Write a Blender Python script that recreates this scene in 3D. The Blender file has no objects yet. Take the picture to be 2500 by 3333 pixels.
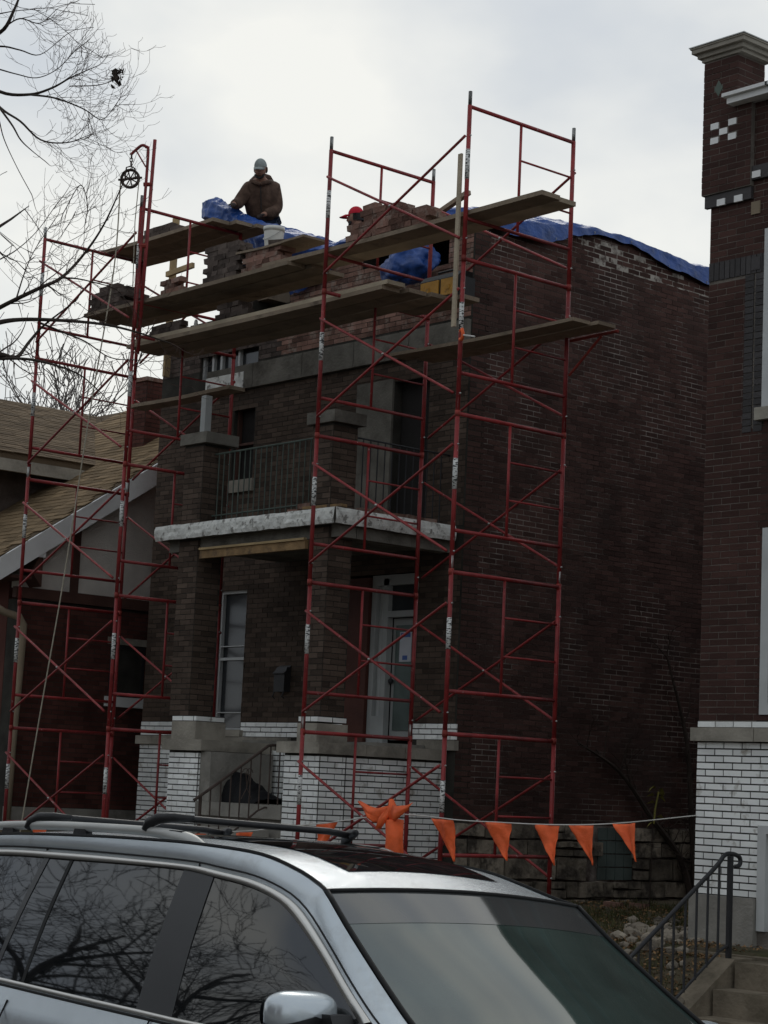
import bpy, bmesh, math, random
from mathutils import Vector, Matrix, Euler, noise as mn
random.seed(7)
R = math.radians
S = bpy.context.scene
COL = S.collection

# ------------------------------------------------------------------ camera, sky, sun, exposure
EYE = 1.65
YAW, PITCH, ROLL, F = R(48.982), R(7.792), R(2.585), 6633.0
cam = bpy.data.cameras.new('camera'); cam_o = bpy.data.objects.new('camera', cam); COL.objects.link(cam_o)
fw = Vector((-math.sin(YAW)*math.cos(PITCH), math.cos(YAW)*math.cos(PITCH), math.sin(PITCH)))
rt = Vector((math.cos(YAW), math.sin(YAW), 0)); up = rt.cross(fw)
r2 = rt*math.cos(ROLL)+up*math.sin(ROLL); u2 = -rt*math.sin(ROLL)+up*math.cos(ROLL)
cam_o.matrix_world = Matrix(((r2.x, u2.x, -fw.x, 0), (r2.y, u2.y, -fw.y, 0), (r2.z, u2.z, -fw.z, EYE), (0, 0, 0, 1)))
cam.sensor_fit = 'HORIZONTAL'; cam.sensor_width = 36.0; cam.lens = 36.0*F/2500.0
cam.clip_start = 0.1; cam.clip_end = 3000
S.camera = cam_o
S.render.resolution_x, S.render.resolution_y = 768, 1024
S.view_settings.view_transform = 'Standard'; S.view_settings.look = 'None'
S.view_settings.exposure = 0.0; S.view_settings.gamma = 1.0; S.view_settings.use_curve_mapping = False

SUN_EL, SUN_AZ = R(36), R(-46)          # behind thick cloud, beyond the house; azimuth from +Y towards -X
sun_dir = Vector((math.sin(SUN_AZ)*math.cos(SUN_EL), math.cos(SUN_AZ)*math.cos(SUN_EL), math.sin(SUN_EL)))
W = bpy.data.worlds.new('World'); S.world = W; W.use_nodes = True
nt = W.node_tree; nt.nodes.clear()
def N(t, tree=None, **k):
    n = (tree or nt).nodes.new(t)
    for a, b in k.items(): setattr(n, a, b)
    return n
wo = N('ShaderNodeOutputWorld'); bg = N('ShaderNodeBackground'); bg2 = N('ShaderNodeBackground'); mxs = N('ShaderNodeMixShader')
sky = N('ShaderNodeTexSky', sky_type='NISHITA', sun_disc=False, sun_elevation=SUN_EL, sun_rotation=SUN_AZ)
nt.links.new(sky.outputs[0], bg.inputs[0]); bg.inputs[1].default_value = 0.06
tc = N('ShaderNodeTexCoord'); mp = N('ShaderNodeMapping'); mp.inputs['Scale'].default_value = (1, 1, 1.7); mp.inputs['Location'].default_value = (.3, .1, .0)
no = N('ShaderNodeTexNoise'); no.inputs['Scale'].default_value = 5.5; no.inputs['Detail'].default_value = 5; no.inputs['Roughness'].default_value = .45
dt = N('ShaderNodeVectorMath', operation='DOT_PRODUCT'); dt.inputs[1].default_value = sun_dir          # cloud is thinner and brighter towards the hidden sun
gl = N('ShaderNodeMapRange', interpolation_type='SMOOTHSTEP'); gl.inputs['From Min'].default_value = .80; gl.inputs['From Max'].default_value = 1.0; gl.inputs['To Min'].default_value = -.05; gl.inputs['To Max'].default_value = .17
sm_ = N('ShaderNodeMath', operation='ADD')
rp = N('ShaderNodeValToRGB')
e = rp.color_ramp.elements; e[0].position = .33; e[0].color = (.53, .59, .67, 1); e[1].position = .70; e[1].color = (.93, .935, .89, 1)
m_ = e.new(.5); m_.color = (.675, .715, .745, 1)
nt.links.new(tc.outputs['Generated'], mp.inputs[0]); nt.links.new(mp.outputs[0], no.inputs[0])
nt.links.new(tc.outputs['Generated'], dt.inputs[0]); nt.links.new(dt.outputs['Value'], gl.inputs['Value'])
nt.links.new(no.outputs[0], sm_.inputs[0]); nt.links.new(gl.outputs[0], sm_.inputs[1]); nt.links.new(sm_.outputs[0], rp.inputs[0])
nt.links.new(rp.outputs[0], bg2.inputs[0]); bg2.inputs[1].default_value = 1.0
mxs.inputs[0].default_value = .9
nt.links.new(bg.outputs[0], mxs.inputs[1]); nt.links.new(bg2.outputs[0], mxs.inputs[2]); nt.links.new(mxs.outputs[0], wo.inputs[0])
sl = bpy.data.lights.new('sun', 'SUN'); sl.energy = .5; sl.angle = R(25); sl.color = (1, .97, .92)
so = bpy.data.objects.new('sun', sl); COL.objects.link(so)
so.rotation_euler = sun_dir.to_track_quat('Z', 'Y').to_euler()

def px(p):
    q = Vector(p)-Vector((0, 0, EYE)); d = q.dot(fw)
    return (1250+F*q.dot(r2)/d, 1666.5-F*q.dot(u2)/d, d)

# ------------------------------------------------------------------ materials
def mat(name, col, rough=.8, var=.2, scale=5., bump=.15, bscale=45., spec=.3, rnd=0., metal=0., wear=None, wscale=9., wlo=.6, whi=.7, coat=0., ior=1.5, alpha=1.):
    m = bpy.data.materials.new(name); m.use_nodes = True; t = m.node_tree; t.nodes.clear()
    L = t.links.new
    o = N('ShaderNodeOutputMaterial', t); b = N('ShaderNodeBsdfPrincipled', t); L(b.outputs[0], o.inputs[0])
    g = N('ShaderNodeNewGeometry', t)
    n1 = N('ShaderNodeTexNoise', t); n1.inputs['Scale'].default_value = scale; n1.inputs['Detail'].default_value = 5
    L(g.outputs['Position'], n1.inputs['Vector'])
    mr = N('ShaderNodeMapRange', t); mr.inputs['From Min'].default_value = .3; mr.inputs['From Max'].default_value = .7
    mr.inputs['To Min'].default_value = 1-var; mr.inputs['To Max'].default_value = 1+var
    L(n1.outputs[0], mr.inputs['Value'])
    vs = N('ShaderNodeVectorMath', t, operation='SCALE'); vs.inputs[0].default_value = col
    sc = mr.outputs[0]
    if rnd:
        oi = N('ShaderNodeObjectInfo', t)
        a = N('ShaderNodeMath', t, operation='MULTIPLY_ADD'); a.inputs[1].default_value = 7.31
        L(oi.outputs['Random'], a.inputs[0]); L(g.outputs['Random Per Island'], a.inputs[2])
        fr = N('ShaderNodeMath', t, operation='FRACT'); L(a.outputs[0], fr.inputs[0])
        m2 = N('ShaderNodeMapRange', t); m2.inputs['To Min'].default_value = 1-rnd; m2.inputs['To Max'].default_value = 1+rnd
        L(fr.outputs[0], m2.inputs['Value'])
        mu = N('ShaderNodeMath', t, operation='MULTIPLY'); L(sc, mu.inputs[0]); L(m2.outputs[0], mu.inputs[1]); sc = mu.outputs[0]
    L(sc, vs.inputs['Scale']); cs = vs.outputs[0]
    if wear:
        n2 = N('ShaderNodeTexNoise', t); n2.inputs['Scale'].default_value = wscale; n2.inputs['Detail'].default_value = 7; n2.inputs['Roughness'].default_value = .65
        L(g.outputs['Position'], n2.inputs['Vector'])
        m3 = N('ShaderNodeMapRange', t); m3.inputs['From Min'].default_value = wlo; m3.inputs['From Max'].default_value = whi
        L(n2.outputs[0], m3.inputs['Value'])
        mx = N('ShaderNodeMix', t, data_type='RGBA'); L(m3.outputs[0], mx.inputs['Factor']); L(cs, mx.inputs['A']); mx.inputs['B'].default_value = (*wear, 1)
        cs = mx.outputs['Result']
    L(cs, b.inputs['Base Color'])
    b.inputs['Roughness'].default_value = rough; b.inputs['Metallic'].default_value = metal
    b.inputs['Specular IOR Level'].default_value = spec; b.inputs['Coat Weight'].default_value = coat; b.inputs['Coat Roughness'].default_value = .04
    b.inputs['IOR'].default_value = ior
    if bump:
        n3 = N('ShaderNodeTexNoise', t); n3.inputs['Scale'].default_value = bscale; n3.inputs['Detail'].default_value = 4
        L(g.outputs['Position'], n3.inputs['Vector'])
        bp = N('ShaderNodeBump', t); bp.inputs['Strength'].default_value = bump; bp.inputs['Distance'].default_value = .02
        L(n3.outputs[0], bp.inputs['Height']); L(bp.outputs[0], b.inputs['Normal'])
    return m
M = {}
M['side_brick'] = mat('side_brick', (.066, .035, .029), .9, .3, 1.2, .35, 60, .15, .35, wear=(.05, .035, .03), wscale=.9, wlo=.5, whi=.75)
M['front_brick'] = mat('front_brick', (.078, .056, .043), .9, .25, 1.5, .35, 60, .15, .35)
M['old_brick'] = mat('old_brick', (.20, .115, .09), .92, .25, 6, .5, 50, .1, .45, wear=(.30, .25, .21), wscale=7, wlo=.5, whi=.72)
M['dark_brick'] = mat('dark_brick', (.095, .075, .065), .92, .25, 6, .5, 50, .1, .4, wear=(.17, .14, .12), wscale=7, wlo=.55, whi=.75)
M['neighbor_brick'] = mat('neighbor_brick', (.055, .027, .022), .85, .22, 2, .3, 60, .2, .22)
M['soldier_brick'] = mat('soldier_brick', (.042, .038, .038), .6, .2, 2, .3, 60, .3, .25)
M['tan_brick'] = mat('tan_brick', (.25, .2, .14), .85, .2, 2, .3, 60, .2, .2)
M['left_brick'] = mat('left_brick', (.085, .034, .027), .9, .25, 2, .3, 60, .15, .25)
M['glazed'] = mat('glazed_brick', (.84, .85, .82), .3, .12, 2, .2, 30, .5, .10, wear=(.26, .225, .17), wscale=5.0, wlo=.58, whi=.74)
M['white_brick'] = mat('white_brick', (.72, .72, .70), .3, .05, 2, .1, 30, .5, .05)
M['green_tile'] = mat('green_tile', (.045, .075, .05), .35, .2, 6, .1, 30, .5)
M['mortar_dark'] = mat('mortar_dark', (.045, .042, .036), .95, .3, 4, .4, 50, .1)
M['mortar_side'] = mat('mortar_side', (.075, .055, .048), .95, .5, 2.5, .5, 40, .1, wear=(.40, .36, .32), wscale=1.5, wlo=.47, whi=.68)
M['mortar_light'] = mat('mortar_light', (.17, .15, .13), .95, .3, 5, .5, 40, .1)
M['repoint'] = mat('repointed_mortar', (.36, .33, .29), .95, .35, 7, .5, 40, .1, wear=(.10, .075, .065), wscale=9, wlo=.5, whi=.6)
M['limestone'] = mat('limestone', (.30, .275, .23), .9, .3, 2.5, .4, 25, .2, .12, wear=(.12, .11, .09), wscale=2.2, wlo=.52, whi=.75)
M['rubble'] = mat('rubble_stone', (.24, .205, .16), .95, .35, 4, 1., 14, .1, .45, wear=(.07, .06, .05), wscale=4.5, wlo=.46, whi=.62)
M['path_concrete'] = mat('path_concrete', (.21, .175, .13), .95, .3, 3, .5, 25, .1, .1, wear=(.10, .085, .06), wscale=2.2, wlo=.48, whi=.7)
M['concrete'] = mat('concrete', (.27, .255, .225), .92, .25, 3, .4, 35, .2, .1, wear=(.13, .12, .10), wscale=2.5, wlo=.52, whi=.75)
M['old_concrete'] = mat('old_concrete', (.15, .14, .12), .95, .3, 3, .5, 30, .1, .12, wear=(.07, .062, .052), wscale=2.4, wlo=.5, whi=.72)
M['peeling'] = mat('peeling_white_concrete', (.68, .68, .64), .85, .2, 9, .7, 22, .2, wear=(.25, .24, .22), wscale=11, wlo=.54, whi=.62)
M['stucco'] = mat('stucco', (.66, .62, .56), .95, .12, 3, .6, 70, .1)
M['barge'] = mat('white_board', (.72, .72, .70), .6, .1, 2, .15, 20, .3)
M['timber'] = mat('brown_timber', (.09, .045, .035), .7, .2, 3, .3, 40, .2)
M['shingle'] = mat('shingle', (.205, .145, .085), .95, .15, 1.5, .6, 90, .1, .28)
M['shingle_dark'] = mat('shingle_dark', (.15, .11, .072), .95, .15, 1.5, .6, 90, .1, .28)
M['dark'] = mat('dark_interior', (.018, .016, .015), .95, .2, 3, .2)
M['red_paint'] = mat('red_scaffold_paint', (.235, .022, .022), .5, .3, 7, .2, 60, .4, .15, wear=(.42, .33, .30), wscale=30, wlo=.63, whi=.72)
M['red_dark'] = mat('oxide_red_paint', (.22, .03, .022), .6, .3, 7, .2, 60, .3, .2, wear=(.10, .05, .04), wscale=16, wlo=.58, whi=.7)
M['galv'] = mat('galvanised', (.42, .42, .40), .45, .2, 10, .1, 60, .5, 0, .7)
M['plank'] = mat('scaffold_plank', (.26, .205, .15), .88, .3, 3, .4, 40, .15, .2, wear=(.13, .10, .075), wscale=3, wlo=.52, whi=.7)
M['plank_pale'] = mat('pale_plank', (.36, .30, .22), .88, .25, 3, .4, 40, .15, .2)
M['lumber'] = mat('new_lumber', (.40, .29, .155), .8, .2, 3, .3, 40, .2)
M['ochre_wood'] = mat('ochre_wood', (.26, .165, .08), .8, .35, 5, .4, 30, .2, wear=(.12, .08, .05), wscale=8, wlo=.5, whi=.65)
M['tarp'] = mat('blue_tarp', (.010, .055, .235), .42, .3, 4, .4, 22, .45)
M['iron'] = mat('black_iron', (.022, .022, .024), .5, .2, 8, .2, 60, .4)
M['rust_iron'] = mat('rusty_iron', (.06, .042, .034), .7, .3, 12, .3, 60, .3)
M['green_iron'] = mat('green_railing', (.075, .095, .08), .7, .3, 8, .2, 60, .3)
M['frame_white'] = mat('white_frame', (.50, .51, .50), .5, .1, 3, .1, 30, .3)
M['door_frame'] = mat('grey_door_frame', (.34, .35, .34), .6, .12, 3, .1, 30, .3)
M['pane'] = mat('window_pane', (.028, .031, .034), .12, .08, 1.5, 0, 1, .5)
M['door_pane'] = mat('door_pane', (.10, .13, .12), .2, .3, 2.5, 0, 1, .5)
M['redwood'] = mat('red_brown_door_panel', (.085, .03, .021), .7, .2, 3, .2, 40, .3)
M['paper'] = mat('paper', (.55, .56, .60), .8, .05)
M['blue_print'] = mat('blue_print', (.08, .14, .36), .8, .05)
M['bag'] = mat('black_bag', (.008, .008, .009), .75, .2, 6, .3, 14, .2)
M['orange'] = mat('orange_fabric', (.80, .13, .035), .6, .22, 7, .5, 18, .3)
M['string'] = mat('string', (.60, .58, .54), .8, .1)
M['rope'] = mat('rope', (.40, .36, .28), .9, .2, 30, .3, 120)
M['bucket'] = mat('white_plastic', (.66, .65, .60), .5, .1, 9, .1, 30, .4, wear=(.40, .37, .32), wscale=9, wlo=.58, whi=.72)
M['yellow'] = mat('yellow_plastic', (.48, .25, .04), .5, .15, 9, .1, 30, .4, wear=(.2, .12, .04), wscale=14, wlo=.56, whi=.7)
M['black_plastic'] = mat('black_plastic', (.02, .02, .02), .55, .1, 5, .1)
M['grass'] = mat('grass', (.075, .075, .032), .95, .3, 6, 0, 1, .1, .4)
M['soil'] = mat('soil', (.085, .068, .045), .95, .35, 2.5, .8, 12, .1, wear=(.055, .06, .028), wscale=1.6, wlo=.45, whi=.65)
M['leaf'] = mat('dead_leaf', (.20, .12, .06), .9, .2, 9, .2, 40, .1, .5)
M['pale_rock'] = mat('pale_rock', (.25, .215, .17), .9, .25, 6, .5, 20, .2, .3)
M['asphalt'] = mat('asphalt', (.055, .055, .055), .92, .2, 3, .5, 90, .2)
M['bark'] = mat('bark', (.045, .036, .03), .95, .25, 6, .5, 30, .1)
M['twig'] = mat('twig', (.075, .05, .042), .95, .2, 3, 0)
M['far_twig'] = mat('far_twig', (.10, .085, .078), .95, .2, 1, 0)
M['vine'] = mat('vine_stem', (.055, .042, .035), .95, .25, 6, .3, 30, .1)
M['sprout'] = mat('yellow_green_leaf', (.22, .20, .045), .8, .2, 6, 0)
M['skin'] = mat('skin', (.27, .14, .095), .6, .1, 20, .05)
M['jacket'] = mat('brown_canvas', (.092, .058, .043), .9, .35, 11, 1., 14, .15)
M['denim'] = mat('dark_denim', (.028, .04, .075), .9, .2, 9, .3, 30, .1)
M['hood'] = mat('dark_hood', (.03, .028, .026), .9, .2)
M['grey_cap'] = mat('grey_cap', (.26, .29, .28), .85, .15, 12, .2)
M['red_cap'] = mat('red_cap', (.48, .012, .03), .8, .15, 12, .2)
M['glove'] = mat('dark_glove', (.04, .03, .028), .85, .2)
M['silver'] = mat('silver_paint', (.55, .60, .63), .25, .10, 2.2, .05, 500, .5, 0, .52, wear=(.30, .29, .27), wscale=3.5, wlo=.55, whi=.9, coat=.35)
M['chrome'] = mat('satin_chrome', (.66, .64, .60), .28, .05, 3, 0, 1, .5, 0, .8)
M['rail_silver'] = mat('rail_silver', (.42, .42, .40), .45, .1, 3, 0, 1, .5, 0, .3)
M['rail_black'] = mat('rail_black', (.018, .018, .019), .45, .1)
M['seam'] = mat('seam_black', (.008, .008, .008), .7, .1, 3, 0)
M['car_black'] = mat('pillar_black', (.022, .022, .023), .35, .2, 2, 0)
M['car_glass'] = mat('tinted_glass', (.008, .009, .010), .02, .2, 2, 0, 1, .5, ior=1.62)
M['windshield'] = mat('windshield_glass', (.040, .060, .053), .035, .25, 3, 0, 1, .6, ior=1.85)
M['shade_band'] = mat('shade_band', (.055, .058, .057), .05, .1, 3, 0, 1, .6, ior=1.8)
M['tyre'] = mat('tyre', (.015, .015, .015), .85, .1)
M['lamp_glass'] = mat('lamp_glass', (.55, .56, .56), .1, .05, 3, 0, 1, .5)
M['tail_red'] = mat('tail_red', (.25, .01, .01), .15, .05, 3, 0)

def sticker_mat():
    m = mat('sticker', (.66, .66, .63), .5, .05); t = m.node_tree; L = t.links.new
    b = [n for n in t.nodes if n.type == 'BSDF_PRINCIPLED'][0]; g = [n for n in t.nodes if n.type == 'NEW_GEOMETRY'][0]
    mp = N('ShaderNodeMapping', t); mp.inputs['Scale'].default_value = (26, 26, 85); L(g.outputs['Position'], mp.inputs[0])
    n = N('ShaderNodeTexNoise', t); n.inputs['Scale'].default_value = 1.; n.inputs['Detail'].default_value = 1; L(mp.outputs[0], n.inputs[0])
    mr = N('ShaderNodeMapRange', t); mr.inputs['From Min'].default_value = .50; mr.inputs['From Max'].default_value = .60; L(n.outputs[0], mr.inputs[0])
    mx = N('ShaderNodeMix', t, data_type='RGBA'); mx.inputs['A'].default_value = (.66, .66, .63, 1); mx.inputs['B'].default_value = (.04, .04, .04, 1)
    L(mr.outputs[0], mx.inputs['Factor']); L(mx.outputs['Result'], b.inputs['Base Color'])
    return m
M['sticker'] = sticker_mat()

# ------------------------------------------------------------------ mesh helpers
WL = {}
def wloc(o): return WL.get(o.name, Vector((0, 0, 0)))
class MB:
    def __init__(s): s.v = []; s.f = []; s.smooth = False
    def add(s, vs, fs):
        b = len(s.v); s.v += [Vector(q) for q in vs]; s.f += [tuple(b+i for i in q) for q in fs]; return s
    def box(s, a, b):
        x0, y0, z0 = [min(p, q) for p, q in zip(a, b)]; x1, y1, z1 = [max(p, q) for p, q in zip(a, b)]
        return s.add([(x0,y0,z0),(x1,y0,z0),(x1,y1,z0),(x0,y1,z0),(x0,y0,z1),(x1,y0,z1),(x1,y1,z1),(x0,y1,z1)],
                     [(0,3,2,1),(4,5,6,7),(0,1,5,4),(1,2,6,5),(2,3,7,6),(3,0,4,7)])
    def mbox(s, mtx, d):
        x, y, z = d[0]/2, d[1]/2, d[2]/2
        vs = [mtx @ Vector(q) for q in [(-x,-y,-z),(x,-y,-z),(x,y,-z),(-x,y,-z),(-x,-y,z),(x,-y,z),(x,y,z),(-x,y,z)]]
        return s.add(vs, [(0,3,2,1),(4,5,6,7),(0,1,5,4),(1,2,6,5),(2,3,7,6),(3,0,4,7)])
    def tube(s, pts, rad, n=8, cap=True):
        pts = [Vector(p) for p in pts]
        if not hasattr(rad, '__len__'): rad = [rad]*len(pts)
        u = None; b = len(s.v)
        for i, p in enumerate(pts):
            d = (pts[min(i+1, len(pts)-1)]-pts[max(i-1, 0)])
            d = d.normalized() if d.length > 1e-9 else Vector((0, 0, 1))
            if u is None: u = d.orthogonal().normalized()
            else:
                u = u-d*u.dot(d); u = u.normalized() if u.length > 1e-6 else d.orthogonal().normalized()
            w = d.cross(u)
            for k in range(n):
                a = 2*math.pi*k/n; s.v.append(p+(u*math.cos(a)+w*math.sin(a))*rad[i])
        for i in range(len(pts)-1):
            for k in range(n):
                s.f.append((b+i*n+k, b+i*n+(k+1) % n, b+(i+1)*n+(k+1) % n, b+(i+1)*n+k))
        if cap:
            s.f.append(tuple(b+k for k in reversed(range(n)))); s.f.append(tuple(b+(len(pts)-1)*n+k for k in range(n)))
        return s
    def prism(s, poly, d):
        d = Vector(d); n = len(poly); poly = [Vector(p) for p in poly]
        return s.add(poly+[p+d for p in poly], [tuple(reversed(range(n))), tuple(range(n, 2*n))]+[(i, (i+1) % n, n+(i+1) % n, n+i) for i in range(n)])
    def grid(s, rows, flip=False):
        b = len(s.v); m = len(rows[0])
        for r in rows: s.v += [Vector(q) for q in r]
        for i in range(len(rows)-1):
            for j in range(m-1):
                q = (b+i*m+j, b+i*m+j+1, b+(i+1)*m+j+1, b+(i+1)*m+j); s.f.append(q[::-1] if flip else q)
        return s
    def lathe(s, c, prof, n=20, axis=(0, 0, 1), cap=True):
        ax = Vector(axis).normalized(); u = ax.orthogonal().normalized(); w = ax.cross(u); c = Vector(c); b = len(s.v)
        for r, h in prof:
            for k in range(n):
                a = 2*math.pi*k/n; s.v.append(c+ax*h+(u*math.cos(a)+w*math.sin(a))*r)
        for i in range(len(prof)-1):
            for k in range(n): s.f.append((b+i*n+k, b+i*n+(k+1) % n, b+(i+1)*n+(k+1) % n, b+(i+1)*n+k))
        if cap: s.f.append(tuple(b+k for k in reversed(range(n)))); s.f.append(tuple(b+(len(prof)-1)*n+k for k in range(n)))
        return s
    def build(s, name, m, parent=None, smooth=False, origin=None):
        L0 = wloc(parent) if parent else Vector((0, 0, 0)); og = Vector(origin) if origin is not None else L0
        me = bpy.data.meshes.new(name); me.from_pydata([v-og for v in s.v], [], s.f); me.update()
        if smooth or s.smooth: me.polygons.foreach_set('use_smooth', [True]*len(me.polygons))
        me.materials.append(m)
        o = bpy.data.objects.new(name, me); COL.objects.link(o)
        o.location = og-L0; WL[o.name] = og
        if parent: o.parent = parent
        return o
def tag(o, label=None, cat=None, group=None, kind=None):
    for k, v in (('label', label), ('category', cat), ('group', group), ('kind', kind)):
        if v: o[k] = v
    return o
def thing(name, label, cat, loc=(0, 0, 0), group=None):
    o = bpy.data.objects.new(name, None); COL.objects.link(o); o.location = loc; o.empty_display_size = .1
    WL[o.name] = Vector(loc); return tag(o, label, cat, group)
def struct(name, mb, m, smooth=False): return tag(mb.build(name, m, None, smooth), kind='structure')
def copy_tree(o, parent=None):
    c = o.copy(); COL.objects.link(c)
    if parent: c.parent = parent
    for ch in list(o.children): copy_tree(ch, c)
    return c
def fbm(p, s=1.): return mn.fractal(Vector(p)*s, 1.0, 2.0, 4)
def interp(pts, n):
    pts = [Vector(p) for p in pts]; d = [0]
    for a, b in zip(pts, pts[1:]): d.append(d[-1]+(b-a).length)
    out = []
    for i in range(n):
        t = d[-1]*i/(n-1); k = 0
        while k < len(d)-2 and d[k+1] < t: k += 1
        out.append(pts[k].lerp(pts[k+1], (t-d[k])/max(d[k+1]-d[k], 1e-9)))
    return out
def spline(pts, k=6):
    P = [Vector(p) for p in pts]; P = [P[0]*2-P[1]]+P+[P[-1]*2-P[-2]]; out = []
    for i in range(1, len(P)-2):
        for j in range(k):
            t = j/k; a, b, c, d = P[i-1:i+3]
            out.append(.5*((2*b)+(c-a)*t+(2*a-5*b+4*c-d)*t*t+(3*b-a-3*c+d)*t**3))
    out.append(P[-2]); return out

# pools of small alike pieces: the first (largest in view) become parts, the rest one 'stuff' part
POOL = {}
def piece(key, parent, m, mtx, dims, full=True):
    POOL.setdefault((key, parent.name, m.name), []).append((mtx, dims, full))
PARTS_LEFT = {}
def root_of(o):
    while o.parent: o = o.parent
    return o
def flush(limits):
    for (key, pn, mnm), lst in POOL.items():
        parent = bpy.data.objects[pn]; m = bpy.data.materials[mnm]; L0 = wloc(parent)
        rk = (root_of(parent).name, key); left = PARTS_LEFT.setdefault(rk, limits.get(rk, limits.get(key, 300)))
        cap = limits.get((pn, key, mnm), left); cap = min(cap, left)
        sc = []
        for i, (mtx, d, full) in enumerate(lst):
            x, y, dd = px(mtx.translation)
            ok = full and 20 < x < 2480 and 20 < y < 2780 and not (x > 1480 and y > 2700 and pn.startswith('x'))
            sc.append((0 if ok else 1, dd, i))
        sc.sort(); chosen = [i for a, dd, i in sc[:cap] if a == 0]; cs = set(chosen)
        PARTS_LEFT[rk] -= len(chosen)
        cache = {}
        for i in chosen:
            mtx, d, full = lst[i]; k = tuple(round(q, 3) for q in d)
            if k not in cache:
                mb = MB(); mb.mbox(Matrix(), d); me = bpy.data.meshes.new(key); me.from_pydata(mb.v, [], mb.f); me.update(); me.materials.append(m); cache[k] = me
            o = bpy.data.objects.new(key, cache[k]); COL.objects.link(o); o.parent = parent
            o.matrix_local = Matrix.Translation(-L0) @ mtx
        rest = MB()
        for i, (mtx, d, full) in enumerate(lst):
            if i not in cs: rest.mbox(mtx, d)
        if rest.v: tag(rest.build(key+'work' if key == 'brick' else key+'_rest', m, parent), kind='stuff')

CRS, BL, JT = .061, .205, .008
ROT = {'-y': 0, '+x': R(90), '-x': R(-90), '+y': R(180)}
def brickwork(parent, m, key, face, plane, a0, a1, z0, z1, ok=None, crs=CRS, bl=BL, jt=None, alt=None, proud=.004, jit=.0018, bond=.5):
    """courses of separate bricks on an upright face; ok(a, z) says where brick is; alt(a,z,m) may swap the material"""
    sg = 1 if face in ('-y', '+x') else -1
    jt = jt or (.0125 if key == 'glazed_brick' else JT)
    n = int(round((z1-z0)/crs))
    for c in range(n):
        z = z0+(c+.5)*crs; off = (c % 2)*bond*bl; a = a0-off
        while a < a1-.01:
            s, t = max(a, a0), min(a+bl, a1); a += bl
            if t-s < .03: continue
            mid = (s+t)/2
            if ok:
                if not ok(mid, z):
                    # clip against the opening by quarters
                    q = [s+(t-s)*(i+.5)/8 for i in range(8)]; g = [ok(v, z) for v in q]
                    if not any(g): continue
                    i0 = g.index(True); i1 = 8-g[::-1].index(True); s, t = s+(t-s)*i0/8, s+(t-s)*i1/8
                elif not (ok(s+.01, z) and ok(t-.01, z)):
                    q = [s+(t-s)*(i+.5)/8 for i in range(8)]; g = [ok(v, z) for v in q]
                    i0 = g.index(True); i1 = 8-g[::-1].index(True); s, t = s+(t-s)*i0/8, s+(t-s)*i1/8
                mid = (s+t)/2
            mm = alt(mid, z, m) if alt else m
            dpt = .024; out = proud+random.uniform(-jit, jit)-dpt/2
            if face == '-y': p = Vector((mid, plane-out, z))
            elif face == '+y': p = Vector((mid, plane+out, z))
            elif face == '+x': p = Vector((plane+out, mid, z))
            else: p = Vector((plane-out, mid, z))
            d = (t-s-jt, dpt, crs-jt)
            mtx = Matrix.Translation(p) @ Matrix.Rotation(ROT[face]+random.uniform(-.003, .003), 4, 'Z') @ Matrix.Rotation(random.uniform(-.006, .006), 4, 'Y')
            piece(key, parent, mm, mtx, d, abs(t-s-bl) < .002)
def slab_rects(u0, u1, z0, z1, holes):
    us = sorted({u0, u1, *[min(max(v, u0), u1) for h in holes for v in h[:2]]}); out = []
    for a, b in zip(us, us[1:]):
        if b-a < 1e-5: continue
        cuts = sorted([(h[2], h[3]) for h in holes if h[0] < (a+b)/2 < h[1]]); z = z0
        for c, d in cuts:
            if c > z: out.append((a, b, z, c))
            z = max(z, d)
        if z < z1: out.append((a, b, z, z1))
    return out

# ================================================================== THE SETTING
def strip(name, m, prof, x0, x1, nx, ny, zf=None, smooth=False):
    rows = []
    for i in range(nx+1):
        x = x0+(x1-x0)*i/nx; r = []
        for j in range(ny+1):
            t = j/ny*(len(prof)-1); k = min(int(t), len(prof)-2); f = t-k
            y = prof[k][0]*(1-f)+prof[k+1][0]*f; z = prof[k][1]*(1-f)+prof[k+1][1]*f
            r.append((x, y, zf(x, y, z) if zf else z))
        rows.append(r)
    return struct(name, MB().grid(rows, True), m, smooth)
strip('ground', M['soil'], [(-600, -.9), (900, -.9)], -900, 700, 4, 4)
strip('road', M['asphalt'], [(1.0, -.24), (2.6, -.19), (4.6, -.25), (8.2, -.40)], -90, 60, 2, 9)
struct('near_kerb', MB().box((-90, .84, -.6), (60, 1.0, -.10)), M['concrete'])
strip('near_pavement', M['concrete'], [(-1.6, -.05), (.84, -.104)], -90, 60, 2, 1)
strip('near_lawn', M['soil'], [(-40, .05), (-1.6, -.055)], -90, 60, 2, 1)
struct('far_kerb', MB().box((-90, 8.2, -.6), (60, 8.36, -.27)), M['concrete'])
strip('far_verge', M['soil'], [(8.36, -.28), (9.3, -.25)], -90, 60, 2, 1)
strip('far_pavement', M['concrete'], [(9.3, -.245), (11.2, -.22)], -90, 60, 2, 1)
def yardz(x, y, z=0):
    s = min(max((y-11.3)/1.5, 0), 1); h = -.24+s*.70
    if x > -12.7 and y < 13.6:          # the bank dips to the cheek walls of the steps
        k = min(max((x+12.7)/1.6, 0), 1) if x < -9.9 else min(max((-7.6-x)/1.4, 0), 1); k = k*k*(3-2*k)
        hc = min(-.24+min(max((y-12.32)/.96, 0), 1)*.64, .46); h = h*(1-k)+min(h, hc)*k
    if -10.81 < x < -9.05 and y < 13.62: h = min(h, -.55)
    if x < -21.5: h += min((-21.5-x)/1.2, 1)*.5*s
    if y > 14: h += min((y-14)*.01, .05)
    return h+fbm((x, y, 0), 1.3)*.018*s
yr = []
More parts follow.
